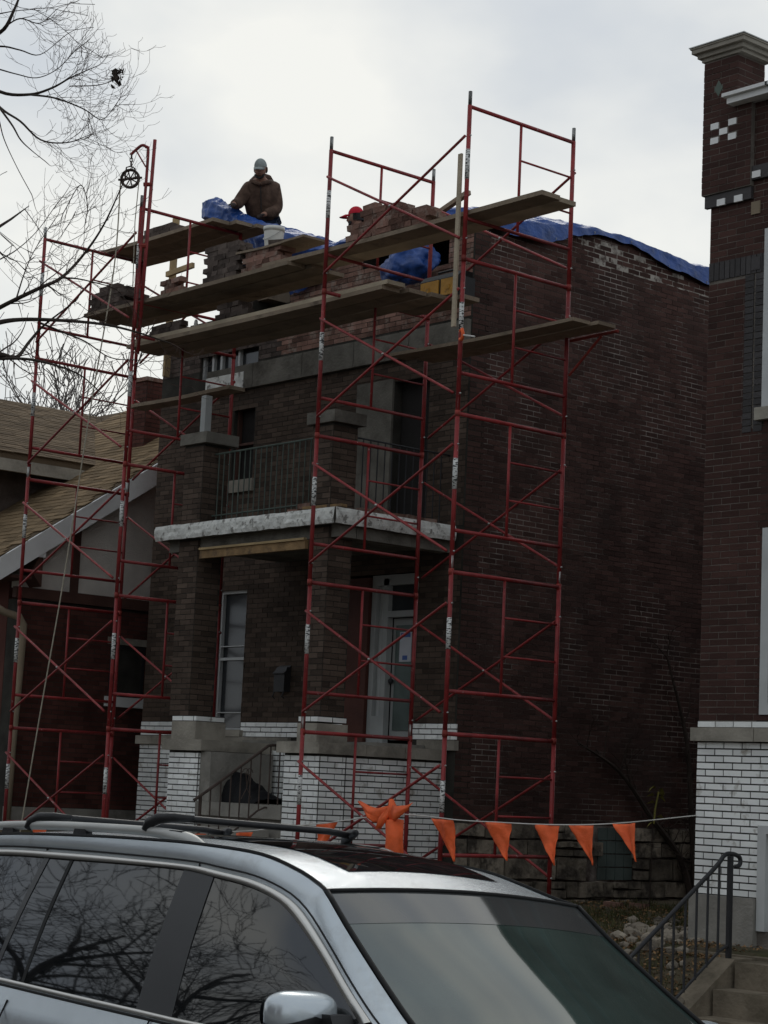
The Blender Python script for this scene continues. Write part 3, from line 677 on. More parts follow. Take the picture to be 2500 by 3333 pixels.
# cross gable facing the street, its slope turned to the camera
ES = .41
def cz(x): return 6.16+ES*(-24.93-x)
cgr = MB().prism([(-24.90, 13.3, cz(-24.90)), (-28.5, 13.3, cz(-28.5)), (-28.5, 13.3, cz(-28.5)-.1), (-24.90, 13.3, cz(-24.90)-.1)], (0, 5.4, 0)).prism([(-28.5, 13.3, cz(-28.5)), (-32.1, 13.3, cz(-24.9)), (-32.1, 13.3, cz(-24.9)-.1), (-28.5, 13.3, cz(-28.5)-.1)], (0, 5.4, 0)).build('cross_gable_roof', M['shingle_dark'], lh)
cs_ = math.atan(ES); k = 0; x = -24.88
while x > -28.45:
    y = 13.3-(k % 3)*.1
    while y < 18.5:
        Ls = random.uniform(.24, .34)
        if y > 13.25 and y < 16.15+(-24.9-x)*.63+.1:
            xc = x-ex*math.cos(cs_)/2
            mtx = Matrix.Translation((xc, y+Ls/2, cz(xc)+.008+random.uniform(0, .006))) @ Matrix.Rotation(cs_-.045, 4, 'Y') @ Matrix.Rotation(R(90), 4, 'Z')
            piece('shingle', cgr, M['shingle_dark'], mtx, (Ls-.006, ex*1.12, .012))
        y += Ls
    x -= ex*math.cos(cs_); k += 1
MB().box((-24.93, 13.3, cz(-24.9)-.27), (-24.87, 16.3, cz(-24.9)-.1)).build('eave_board', M['limestone'], lh)
MB().box((-28.3, 13.8, 4.6), (-25.4, 13.9, 7.2)).box((-25.5, 13.91, 4.6), (-25.4, 17.2, 6.2)).build('cross_gable_wall', M['dark_brick'], lh)
rtl = MB().box((-25.35, -.04, cz(-25.1)-.24), (-24.95, .04, cz(-25.1)-.11)).build('rafter_tail', M['limestone'], lh, origin=(0, 0, 0)); rtl.location = Vector((0, 13.7, 0))-wloc(lh)
for i in range(1, 6):
    o = rtl.copy(); COL.objects.link(o); o.location = Vector((0, 13.7+i*.42, 0))-wloc(lh)
MB().prism([(XL, 13.96, 4.28), (XL, 14.12, 4.10), (XL, 14.12, 4.62)], (.30, 0, 0)).build('bracket', M['timber'], lh)
MB().box((XL+.31, 14.0, 4.48), (XL+.36, 14.12, 4.62)).build('bracket_end', M['barge'], lh)
wl_ = MB().box((XL-.1, 15.49, 2.78), (XL-.09, 15.98, 3.42)).build('window', M['dark'], lh)
MB().box((XL-.08, 15.45, 2.76), (XL+.01, 15.495, 3.46)).box((XL-.08, 15.975, 2.76), (XL+.01, 16.02, 3.46)).box((XL-.08, 15.495, 3.41), (XL+.01, 15.975, 3.46)).box((XL-.08, 15.495, 2.76), (XL+.01, 15.975, 2.81)).build('frame', M['iron'], wl_)
MB().box((XL-.05, 15.40, 2.62), (XL+.05, 16.07, 2.755)).build('sill', M['barge'], wl_)
MB().box((XL-.05, 15.40, 3.465), (XL+.02, 16.07, 3.56)).build('lintel', M['limestone'], wl_)
ds = MB().tube([(-23.22, 13.55, 3.82), (-23.22, 13.72, 3.74), (-23.22, 13.95, 3.70), (-23.22, 14.02, 3.6), (-23.22, 14.02, 3.3), (-23.22, 13.98, 2.0), (-23.22, 13.97, .9)], .05, 10).build('downspout', M['tan_brick'], lh, True)
MB().box((-23.0, 13.432, 4.18), (-34, 13.965, 4.22)).build('soffit', M['timber'], lh)
MB().box((-23.0, 13.30, 4.28), (-34, 13.43, 4.40)).build('gutter', M['limestone'], lh)
chm = MB().box((-24.75, 16.50, 5.8), (-24.35, 16.92, 7.42)).build('chimney', M['mortar_dark'], lh)
brickwork(chm, M['left_brick'], 'brick', '+x', -24.35, 16.5, 16.92, 6.2, 7.42); brickwork(chm, M['left_brick'], 'brick', '-y', 16.5, -24.75, -24.35, 6.2, 7.42)
MB().box((-24.78, 16.47, 7.422), (-24.32, 16.95, 7.48)).build('chimney_cap', M['old_brick'], chm)

# ================================================================== SCAFFOLD
P_, WD, ZT, LB = 1.539, 1.482, 8.37, 1.135
TOWERS = [(-21.857, 13.12, 'leftmost column'), (-19.723, 13.12, 'second column, beside the hoist'),
          (-16.306, 13.215, 'third column, above the flag stake'), (-14.172, 13.215, 'rightmost column')]
ORD = ['topmost', 'second from the top', 'middle', 'second from the bottom', 'lowest']
def make_frame():
    t = thing('scaffold_section', '', 'scaffold', (0, 0, 0), 'red scaffold sections')
    RP = M['red_paint']
    MB().tube([(0, 0, .03), (0, 0, P_+.012)], .0225, 10).build('post', RP, t, True)
    MB().tube([(0, WD, .03), (0, WD, P_+.012)], .0225, 10).build('post', RP, t, True)
    MB().tube([(0, .02, P_-.0), (0, WD-.02, P_-.0)], .0205, 8).build('top_bar', RP, t, True)
    MB().tube([(0, .02, P_-LB), (0, WD-.02, P_-LB)], .0185, 8).build('lower_bar', RP, t, True)
    MB().tube([(0, WD*.485, P_-LB+.01), (0, WD*.485, P_-.01)], .0145, 8).build('centre_post', RP, t, True)
    for k in (1/3, 2/3): MB().tube([(0, WD*.485+.012, P_-LB*k), (0, WD-.02, P_-LB*k)], .0115, 6).build('rung', RP, t, True)
    MB().tube([(0, -.0015, .80), (0, -.0015, 1.10)], .0236, 10).build('sticker', M['sticker'], t, True)
    for yy in (0, WD):
        MB().tube([(0, yy, -.03), (0, yy, .032)], .0262, 10).build('coupling_collar', M['red_dark'], t, True)
        st = MB()
        for zz in (P_-.30, P_-1.34): st.tube([(-.03, yy, zz), (.035, yy, zz)], .008, 6)
        st.build('brace_stud', M['galv'], t, True)
    return t
f0 = make_frame()
for ci, (X, Y, cn) in enumerate(TOWERS):
    for k in range(5):
        o = f0 if (ci == 0 and k == 0) else copy_tree(f0)
        o.location = (X+random.uniform(-.006, .006), Y+random.uniform(-.006, .006), ZT-(k+1)*P_)
        o['label'] = 'red scaffold section, %s of the %s' % (ORD[k], cn)
        if k == 0:
            for yy in (0, WD):
                c = MB().tube([(0, yy, P_+.014), (0, yy, P_+.155)], .019, 8).build('coupling_pin', M['galv'], o, True, origin=(0, 0, 0)); c.location = (0, 0, 0)
        if k == 4:
            for yy in (0, WD):
                c = MB().tube([(0, yy, -.20), (0, yy, -.031)], .016, 8).box((-.08, yy-.08, -.23), (.08, yy+.08, -.20)).build('screw_jack', M['red_dark'], o, False, origin=(0, 0, 0)); c.location = (0, 0, 0)
def make_brace():
    b = thing('cross_brace', '', 'scaffold brace', (0, 0, 0), 'crossed scaffold braces')
    for a, c, dy in ((-.30, -1.34, -.012), (-1.34, -.30, .012)):
        MB().tube([(.02, dy, a), (.09, dy, a+(c-a)*.035), (2.044, dy, c-(c-a)*.035), (2.114, dy, c)], .0145, 7).build('brace_tube', M['red_paint'], b, True)
    MB().tube([(1.067, -.035, -.82), (1.067, .03, -.82)], .012, 6).build('pivot_bolt', M['galv'], b, True)
    return b
b0 = None
for ti, tn in ((0, 'left tower'), (2, 'right tower')):
    for yy, fn in ((-.045, 'street side'), (WD+.045, 'house side')):
        for k in range(5):
            o = make_brace() if b0 is None else copy_tree(b0); b0 = b0 or o
            X, Y, _ = TOWERS[ti]; o.location = (X, Y+yy, ZT-k*P_)
            o['label'] = 'crossed red braces, %s on the %s of the %s' % (ORD[k], fn, tn)

def plank(label, x0, x1, y0, z, w=.245, t=.045, m='plank', tilt=0., group='scaffold planks'):
    o = MB(); n = 12; rows = []
    for (yy, zz) in ((y0, z), (y0, z+t), (y0+w, z+t), (y0+w, z), (y0, z)):
        rows.append([(x0+(x1-x0)*i/n, yy+tilt*i/n+.004*fbm((x0+i*.5, yy, z), 1), zz-.012*math.sin(math.pi*i/n)+.004*fbm((i*.4, yy*3, z), 1)) for i in range(n+1)])
    o.grid(rows)
    e0, e1 = [r[0] for r in rows[:4]], [r[-1] for r in rows[:4]]
    o.add(e0, [(0, 1, 2, 3)]); o.add(e1, [(3, 2, 1, 0)])
    return tag(o.build('scaffold_plank', M[m], None), label, 'plank', group)
plank('near weathered plank of the highest left platform, under loose bricks', -22.02, -19.55, 14.05, 8.392)
plank('middle weathered plank of the highest left platform', -21.9, -19.42, 14.31, 8.395)
plank('far weathered plank of the highest left platform, closest to the worker', -22.05, -19.35, 14.57, 8.390)
plank('near long plank carrying the white bucket and brick stacks', -20.95, -16.95, 13.20, 7.235)
plank('second long plank behind the one under the white bucket', -21.0, -16.85, 13.46, 7.232)
plank('third long plank, farthest back on the bucket platform', -20.9, -16.9, 13.72, 7.234)
plank('upper near plank running out past the rightmost scaffold column', -17.45, -13.16, 13.24, 7.284)
plank('upper far plank running out past the rightmost scaffold column', -17.35, -13.2, 13.50, 7.287, m='plank_pale')
plank('lower near plank of the doubled brick platform', -20.3, -15.62, 13.42, 6.80)
plank('upper near plank of the doubled brick platform', -20.15, -15.55, 13.43, 6.848, m='plank_pale')
plank('middle plank of the doubled brick platform', -20.35, -15.5, 13.69, 6.80)
plank('far plank of the doubled brick platform, beside the house wall', -20.2, -15.45, 13.96, 6.80)
plank('short dark plank under the yellow toolbox', -16.25, -15.25, 14.22, 6.80)
plank('single low plank at the left tower above the balcony pier', -21.45, -19.35, 14.28, 6.335)
plank('near low plank jutting right beyond the rightmost column', -16.35, -13.62, 14.20, 6.315, t=.036)
plank('far low plank jutting right beyond the rightmost column', -16.2, -13.52, 14.46, 6.312, t=.036)
plank('short mortar board lying on bricks beneath the white bucket', -17.95, -16.75, 13.24, 7.52, w=.36, t=.025)
def beam(name, label, cat, p0, p1, a, b, m, group=None):
    p0, p1 = Vector(p0), Vector(p1); d = (p1-p0); q = d.to_track_quat('Z', 'Y').to_matrix().to_4x4()
    o = MB(); o.mbox(Matrix.Translation((p0+p1)/2) @ q, (a, b, d.length)); return tag(o.build(name, M[m], None, origin=(p0+p1)/2), label, cat, group)
beam('lumber_post', 'upright pale yellow timber at the far left house corner', 'timber', (-22.15, 15.3, 7.0), (-22.13, 15.3, 9.17), .09, .045, 'lumber')
beam('lumber_rail', 'short pale timber nailed across the yellow upright post', 'timber', (-22.2, 15.25, 8.40), (-21.6, 15.25, 8.43), .045, .07, 'lumber')
beam('white_board', 'long pale painted board strapped to the rightmost front scaffold post', 'board', (-14.235, 13.17, 6.15), (-14.235, 13.17, 7.89), .05, .022, 'plank_pale')
beam('timber_offcut', 'timber offcut poking up from the blue tarp behind the white board', 'timber', (-16.5, 14.98, 8.13), (-16.0, 14.95, 8.26), .06, .05, 'plank')
bk = thing('plank_bracket', 'small red triangular side bracket under the low right planks', 'bracket', (-14.17, 14.7, 6.3))
MB().tube([(-14.15, 14.72, 6.28), (-13.5, 14.72, 6.29)], .018, 8).build('arm', M['red_dark'], bk)
MB().tube([(-14.15, 14.72, 5.92), (-13.72, 14.72, 6.27)], .014, 8).build('strut', M['red_dark'], bk)
oc = thing('orange_strap', 'knotted orange strap with a pale rod tied to the rightmost column', 'strap', (-14.1, 13.17, 6.0))
MB().tube([(-14.13, 13.165, 6.09), (-14.09, 13.15, 6.10), (-14.075, 13.15, 6.05), (-14.09, 13.15, 6.0), (-14.13, 13.165, 6.01)], .018, 7).build('loop', M['orange'], oc, True)
MB().tube([(-14.09, 13.15, 6.045), (-13.90, 13.14, 6.0)], .009, 6).build('rod', M['string'], oc)

# hoist
hs = thing("rope_hoist", 'red tubular hoist arm with hooked top rising above the second column', 'hoist', (-19.66, 13.12, 6.9))
MB().tube([(-19.645, 13.15, 6.6), (-19.605, 13.18, 9.20)], .022, 10).build('pole', M['red_paint'], hs, True)
MB().tube(spline([(-19.68, 13.11, 6.9), (-19.66, 13.115, 8.0), (-19.65, 13.125, 9.0), (-19.66, 13.10, 9.10), (-19.70, 13.06, 9.12), (-19.78, 13.02, 9.06), (-19.82, 12.99, 9.01)], 5), .018, 9).build('arm', M['red_paint'], hs, True)
MB().tube([(-19.66, 13.11, 8.86), (-19.76, 13.03, 9.06)], .009, 6).build('gusset', M['red_paint'], hs)
MB().tube([(-19.69, 13.11, 7.9), (-19.61, 13.16, 7.9)], .03, 8).tube([(-19.68, 13.11, 8.65), (-19.60, 13.18, 8.65)], .026, 8).build('clamp', M['red_dark'], hs)
wc = Vector((-19.81, 13.0, 8.72)); ax = Vector((.62, -.78, 0)).normalized(); tx = Vector((.78, .62, 0)).normalized()
wh = thing('well_wheel', 'round iron well wheel pulley hanging from the red hoist arm', 'pulley', wc)
def ring(c, r, z=0): return [c+tx*(r*math.cos(a))+Vector((0, 0, r*math.sin(a)))+ax*z for a in [2*math.pi*i/24 for i in range(25)]]
rm = MB()
for z in (-.016, .016): rm.tube(ring(wc, .112, z), .0085, 6, False)
rm.tube(ring(wc, .100), .012, 6, False); rm.build('rim', M['rust_iron'], wh, True)
for a in range(4):
    d = tx*math.cos(a*math.pi/4+.3)+Vector((0, 0, math.sin(a*math.pi/4+.3))); MB().tube([wc-d*.10, wc+d*.10], .008, 6).build('spoke', M['rust_iron'], wh)
MB().tube([wc-tx*.145-Vector((0, 0, .012)), wc+tx*.145+Vector((0, 0, .012))], .014, 7).build('crossbar', M['rust_iron'], wh)
MB().tube([wc-tx*.055+ax*.03, wc-tx*.045+Vector((0, 0, .13))+ax*.03, wc+tx*.0+Vector((0, 0, .155)), wc+tx*.045+Vector((0, 0, .13))-ax*.03, wc+tx*.055-ax*.03], .009, 6).build('yoke', M['rust_iron'], wh)
hk = MB()
for i in range(3): hk.tube([wc+Vector((0, 0, .185+i*.045))+(tx if i % 2 else ax)*(.018*math.cos(a))+Vector((0, 0, .03*math.sin(a))) for a in [math.pi*j/5 for j in range(11)]], .006, 5, False)
hk.build('chain_link', M['rust_iron'], wh, True)
rp_ = [wc-tx*.112, wc-tx*.115-Vector((0, 0, .6))]
p = wc-tx*.115
rope = spline([p, (-19.93, 12.93, 7.6), (-20.12, 12.86, 6.0), (-20.36, 12.8, 4.0), (-20.60, 12.75, 2.4), (-20.83, 12.72, .95)], 8)
tag(MB().tube(rope, .0085, 5).build('hoist_rope', M['rope'], None), 'pale rope hanging slantwise from the well wheel to the ground', 'rope')
tag(MB().tube([wc+tx*.112, (-19.74, 13.06, 8.2), (-19.76, 13.1, 7.4)], .006, 5).build('hoist_rope', M['rope'], None), 'short rope end dropping from the wheel to the bucket platform', 'rope')

# ------------------------------------------------------------------ loose bricks
bmeshes = {}
def loose_mesh(mn_):
    if mn_ not in bmeshes:
        v = []
        for s in range(3):
            b = MB(); b.box((-.1, -.0475, -.0285), (.1, .0475, .0285)); rr = random.Random(s)
            b.v = [q+Vector((rr.uniform(-.006, .006), rr.uniform(-.005, .005), rr.uniform(-.003, .003))) for q in b.v]
            me = bpy.data.meshes.new('loose_brick'); me.from_pydata(b.v, [], b.f); me.update(); me.materials.append(M[mn_]); v.append(me)
        bmeshes[mn_] = v
    return random.choice(bmeshes[mn_])
def loose(p, rz_, m, label, group, tilt=0.):
    o = bpy.data.objects.new('loose_brick', loose_mesh(m)); COL.objects.link(o)
    o.location = p; o.rotation_euler = (random.uniform(-.03, .03)+tilt, random.uniform(-.03, .03), rz_); return tag(o, label, 'brick', group)
def stack(x0, x1, y0, rows, z, prof, m, label, group):
    """prof(x) -> number of layers"""
    for L_ in range(12):
        x = x0+(L_ % 2)*.06+random.uniform(-.012, .012)
        while x < x1-.12:
            if prof((x+.1-x0)/(x1-x0)) > L_:
                for r in range(rows):
                    if r > 0 and L_ < prof((x+.1-x0)/(x1-x0))-2: continue
                    header = random.random() < .25
                    zz = z+.0285+L_*.0585
                    if header:
                        for h in (0, 1): loose((x+.05+h*.1, y0+.1+r*.12+random.uniform(-.008, .008), zz), R(90)+random.uniform(-.035, .035), m, label, group)
                    else: loose((x+.1, y0+.05+r*.12+random.uniform(-.007, .007), zz), random.uniform(-.03, .03), m, label, group)
            x += .207
stack(-18.55, -17.88, 13.24, 2, 7.283, lambda t: 6.6 if t > .1 else 5.6, 'dark_brick', 'old brick in the squared stack left of the white bucket', 'bricks stacked left of the bucket')
stack(-17.84, -17.15, 13.26, 2, 7.283, lambda t: 4, 'old_brick', 'old brick under the mortar board that holds the white bucket', 'bricks beneath the bucket')
stack(-16.06, -14.72, 13.26, 2, 7.335, lambda t: 2.6 if t < .13 else (5.6 if t < .40 else (4.4 if t < .64 else 2.6)), 'old_brick', 'old brick in the tall ragged stack hiding the red-capped worker', 'bricks in the tall right stack')
stack(-18.55, -18.0, 13.45, 1, 6.895, lambda t: 2.5 if t < .6 else 1.2, 'dark_brick', 'old brick in the small heap below the dark wall opening', 'bricks in the small heap')
stack(-20.92, -20.15, 13.24, 3, 7.283, lambda t: 4.8 if .25 < t < .8 else 3.2, 'dark_brick', 'dark brick in the heap at the left end of the bucket platform', 'bricks heaped at the left plank end')
stack(-19.42, -19.05, 13.26, 1, 7.283, lambda t: 2.3, 'old_brick', 'reddish brick in the low pile left of the squared stack', 'bricks in the low pile')
stack(-21.15, -20.3, 14.10, 1, 8.44, lambda t: 1.5 if t < .9 else .5, 'dark_brick', 'dark brick on the highest left platform', 'bricks on the highest platform')
stack(-19.9, -19.2, 13.46, 1, 6.895, lambda t: 1.6, 'dark_brick', 'dark brick lying at the left end of the doubled platform', 'bricks on the doubled platform')
for i, (x, y, z, a) in enumerate(((-17.25, 13.75, 4.615, .3), (-17.02, 13.78, 4.615, -.2), (-17.1, 13.76, 4.672, .1))):
    loose((x, y, z), a, 'old_brick', 'pinkish loose brick on the balcony slab beside the right pier', 'bricks on the balcony slab')
for i in range(7):
    loose((-16.50+random.uniform(-.03, .03), 14.1+i*.15, 4.615), R(90)+random.uniform(-.3, .3), 'old_brick', 'loose brick on the right return of the balcony slab', 'bricks on the right slab edge')
beam('board_scrap', 'splintered ochre board lying on the front corner of the balcony slab', 'board', (-16.95, 13.62, 4.62), (-16.42, 13.72, 4.63), .10, .03, 'ochre_wood')

# bucket, toolbox
bu = Vector((-17.50, 13.42, 7.546))
bkt = thing('bucket', 'white plastic bucket smeared with mortar on the brick platform', 'bucket', bu)
MB().lathe(bu, [(.095, 0), (.098, .01), (.112, .185), (.112, .20), (.119, .20), (.120, .245), (.114, .245), (.110, .21), (.092, .02)], 28, cap=False).build('shell', M['bucket'], bkt, True)
MB().lathe(bu, [(.0, .012), (.096, .012)], 28, cap=False).build('bottom', M['bucket'], bkt)
MB().tube([bu+Vector((.121*math.cos(a), -.121*math.sin(a)*.95, .19-.10*abs(math.sin(a)))) for a in [math.pi*i/14 for i in range(15)]], .003, 5).build('wire_handle', M['galv'], bkt)
loose((-17.34, 13.36, 7.575), .4, 'dark_brick', 'dark broken brick leaning against the white bucket', None)
tb = thing('toolbox', 'yellow and black toolbox on the short dark plank', 'toolbox', (-15.62, 14.3, 6.85))
MB().box((-15.93, 14.22, 6.85), (-15.30, 14.44, 7.06)).build('body', M['black_plastic'], tb)
MB().prism([(-15.93, 14.22, 7.062), (-15.93, 14.44, 7.062), (-15.90, 14.40, 7.12), (-15.90, 14.26, 7.12)], (.60, 0, 0)).build('lid', M['black_plastic'], tb)
for a, b in ((-15.90, -15.62), (-15.58, -15.33)): MB().box((a, 14.205, 6.87), (b, 14.219, 7.05)).box((a+.08, 14.195, 6.93), (a+.14, 14.204, 6.98)).build('panel', M['yellow'], tb)
MB().tube([(-15.75, 14.33, 7.12), (-15.75, 14.33, 7.17), (-15.5, 14.33, 7.17), (-15.5, 14.33, 7.12)], .012, 6).build('handle', M['black_plastic'], tb)
tag(MB().lathe((-19.0, 13.5, 6.895), [(.0, 0), (.022, 0), (.025, .03), (.02, .07), (.012, .085), (.0, .085)], 12, cap=False).build('drink_cup', M['bucket'], None, True), 'tiny white cup at the front of the doubled platform', 'cup')

# ------------------------------------------------------------------ tarpaulins
def sheet(name, label, rows, amp, seed, fs=3.2, solid=.006):
    out = []
    for i, r in enumerate(rows):
        q = []
        for j, p in enumerate(r):
            p = Vector(p); s = Vector((seed, seed*2, 0))
            d = Vector((fbm(p*1.0+s, fs), fbm(p+s+Vector((9, 0, 0)), fs), fbm(p+s+Vector((0, 9, 0)), fs)))
            rid = abs(mn.noise(p*fs*1.3+s)); rid2 = abs(mn.noise(p*fs*2.9+s))
            fold = abs(mn.noise(Vector((p.x*1.1+p.z*2.6, p.y*1.3, p.z*2.2-p.x*2.4))*2.4+s)); fold2 = abs(mn.noise(Vector((p.x*5-p.z*3, p.y*4, p.z*7+p.x*2))*1.3+s))
            q.append(p+d*amp*.45+Vector((.2, -.5, .7))*(.45-fold)*amp*1.0+Vector((.4, -.5, .4))*(.4-fold2)*amp*.5+Vector((.3, -.6, .2))*(.4-rid2)*amp*.35)
        out.append(q)
    o = MB().grid(out).build(name, M['tarp'], None, False)
    for k in range(4, len(out[-1])-4, 12):
        c = out[-1][k]; MB().tube([c+Vector((.012*math.cos(a), -.012, .012*math.sin(a)+.02)) for a in [2*math.pi*q/8 for q in range(9)]], .004, 4, False).build('eyelet', M['galv'], o)
    md = o.modifiers.new('thickness', 'SOLIDIFY'); md.thickness = solid
    return tag(o, label, 'tarp')
def loft(curves, n, m):
    cs = [interp(spline(c, 6), n) for c in curves]
    out = []
    for j in range(m):
        t = j/(m-1)*(len(cs)-1); k = min(int(t), len(cs)-2); f = t-k
        out.append([cs[k][i].lerp(cs[k+1][i], f) for i in range(n)])
    return out
# the sheet the standing worker holds up, running down to the right
sheet('blue_tarp', 'crumpled blue tarp held up by the standing worker and trailing right', loft([
    [(-21.44, 15.33, 9.29), (-21.25, 15.32, 9.29), (-20.85, 15.32, 9.10), (-20.55, 15.35, 8.90), (-20.1, 15.45, 8.74), (-19.5, 15.6, 8.52), (-19.0, 15.8, 8.33), (-18.4, 15.8, 8.32)],
    [(-21.42, 15.2, 9.22), (-21.25, 15.18, 9.20), (-20.85, 15.18, 9.02), (-20.55, 15.18, 8.82), (-20.1, 15.2, 8.66), (-19.5, 15.25, 8.44), (-19.0, 15.4, 8.30), (-18.4, 15.45, 8.30)],
    [(-21.38, 15.2, 9.02), (-21.22, 15.18, 8.98), (-20.9, 15.2, 8.88), (-20.5, 15.2, 8.68), (-20.1, 15.2, 8.50), (-19.5, 15.22, 8.32), (-19.0, 15.3, 8.20), (-18.4, 15.35, 8.22)],
    [(-21.40, 15.35, 8.95), (-21.2, 15.35, 8.90), (-20.85, 15.4, 8.75), (-20.5, 15.4, 8.4), (-20.1, 15.4, 8.2), (-19.5, 15.4, 8.08), (-19.0, 15.4, 8.02), (-18.4, 15.42, 8.1)]], 130, 44), .06, 3)
# over the right half of the roof and along the side parapet
sheet('blue_tarp', 'wide blue tarp spread over the right roof edge and side parapet', loft([
    [(-18.9, 17.2, 8.45), (-17.8, 17.0, 8.6), (-16.9, 17.2, 8.55), (-16.7, 18.0, 8.45), (-16.7, 19.5, 8.42), (-16.7, 21.5, 8.40)],
    [(-18.9, 15.9, 8.24), (-17.7, 15.7, 8.40), (-16.75, 15.75, 8.40), (-16.45, 16.8, 8.44), (-16.42, 18.0, 8.45), (-16.42, 18.9, 8.40), (-16.42, 21.5, 8.36)],
    [(-18.9, 15.45, 8.16), (-17.7, 15.35, 8.34), (-16.62, 15.38, 8.28), (-16.26, 16.0, 8.22), (-16.25, 16.6, 8.30), (-16.28, 17.3, 8.41), (-16.30, 18.2, 8.41), (-16.28, 19.3, 8.35), (-16.27, 21.5, 8.29)],
    [(-18.9, 15.36, 8.05), (-17.7, 15.33, 8.14), (-16.6, 15.30, 8.10), (-16.24, 15.95, 8.02), (-16.20, 16.5, 8.05), (-16.25, 17.2, 8.31), (-16.27, 18.0, 8.33), (-16.25, 18.6, 8.20), (-16.24, 19.3, 8.14), (-16.22, 20.2, 8.08), (-16.22, 21.5, 8.05)]], 150, 26), .05, 8, 3.4)
sheet('blue_tarp', 'small blue tarp scrap showing above the rebuilt bricks left of the third column', loft([
    [(-19.62, 15.36, 7.95), (-19.25, 15.32, 7.99), (-18.8, 15.34, 8.08)], [(-19.6, 15.30, 7.80), (-19.25, 15.22, 7.84), (-18.8, 15.26, 7.96)], [(-19.6, 15.33, 7.72), (-19.25, 15.3, 7.74), (-18.8, 15.33, 7.90)]], 34, 16), .05, 5)
bt = lump((-17.06, 15.05, 7.60), (.40, .20, .24), 4.2, 64, .3)
bt.v = [v+Vector((1, -.6, .6))*(.05*(.5-abs(mn.noise(v*4.5)))+.035*(.4-abs(mn.noise(v*11)))) for v in bt.v]
tag(bt.build('tarp_bundle', M['tarp'], None, True), 'bulging blue tarp bundle hanging behind the yellow toolbox', 'tarp')

# ------------------------------------------------------------------ people
def skin_mesh(name, joints, edges, m, parent, sub=2, root=0, smooth=True):
    L0 = wloc(parent) if parent else Vector((0, 0, 0)); ks = list(joints)
    me = bpy.data.meshes.new(name); me.from_pydata([Vector(joints[k][0])-L0 for k in ks], [(ks.index(a), ks.index(b)) for a, b in edges], [])
    o = bpy.data.objects.new(name, me); COL.objects.link(o); me.materials.append(m)
    if parent: o.parent = parent
    WL[o.name] = L0
    sk = o.modifiers.new('skin', 'SKIN'); sk.use_smooth_shade = True
    for i, k in enumerate(ks):
        r = joints[k][1]; r = (r, r) if not hasattr(r, '__len__') else r
        me.skin_vertices[0].data[i].radius = r; me.skin_vertices[0].data[i].use_root = (i == root)
    o.modifiers.new('sub', 'SUBSURF').levels = sub; o.modifiers['sub'].render_levels = sub
    return o
def chain(*k): return list(zip(k, k[1:]))
def person(base, face, pose, label, jm, capm, brim=1.):
    """face: horizontal unit vector the chest points to; pose: joints in (side, forward, up) metres from base"""
    f = Vector((face[0], face[1], 0)).normalized(); s = Vector((-f.y, f.x, 0))     # s: the person's left
    W_ = lambda q: Vector(base)+s*q[0]+f*q[1]+Vector((0, 0, q[2]))
    t = thing('person', label, 'person', base)
    J = {k: (W_(v[0]), v[1]) for k, v in pose.items()}
    E_ = chain('pelvis', 'waist', 'chest', 'neck', 'head0', 'head1')+chain('chest', 'shL', 'elL', 'wrL', 'haL')+chain('chest', 'shR', 'elR', 'wrR', 'haR')+chain('pelvis', 'hipL', 'knL', 'anL', 'toL')+chain('pelvis', 'hipR', 'knR', 'anR', 'toR')
    skin_mesh('body', J, E_, M['skin'], t)
    hd = W_(pose['head1'][0]); hf = (f*pose['look'][0][1]+s*pose['look'][0][0]+Vector((0, 0, pose['look'][0][2]))).normalized() if 'look' in pose else f
    return t, J, W_, f, s, hf
def clothe(t, J, jm, tm):
    g = lambda k, d: (J[k][0], J[k][1]+d)
    jk = {k: g(k, .022) for k in ('waist', 'chest', 'shL', 'elL', 'wrL', 'shR', 'elR', 'wrR')}
    jk['hem'] = (J['pelvis'][0], (.235, .18)); jk['waist'] = (J['waist'][0], (.24, .18)); jk['chest'] = (J['chest'][0], (.215, .165)); jk['col'] = (J['neck'][0]-Vector((0, 0, .02)), .10)
    for q in 'LR': jk['sh'+q] = (J['sh'+q][0], .10); jk['el'+q] = (J['el'+q][0], .088); jk['wr'+q] = (J['wr'+q][0], .062)
    skin_mesh('jacket', jk, chain('hem', 'waist', 'chest', 'col')+chain('chest', 'shL', 'elL', 'wrL')+chain('chest', 'shR', 'elR', 'wrR'), jm, t, 2, list(jk).index('hem'))
    tr = {k: g(k, .02) for k in ('pelvis', 'hipL', 'knL', 'anL', 'hipR', 'knR', 'anR')}
    skin_mesh('trousers', tr, chain('pelvis', 'hipL', 'knL', 'anL')+chain('pelvis', 'hipR', 'knR', 'anR'), tm, t)
    for q in 'LR':
        a, b = J['an'+q][0], J['to'+q][0]
        skin_mesh('boot', {'h': (a-(b-a)*.25-Vector((0, 0, .05)), .05), 'a': (a-Vector((0, 0, .03)), .06), 't': (b, .045)}, [('h', 'a'), ('a', 't')], M['hood'], t)
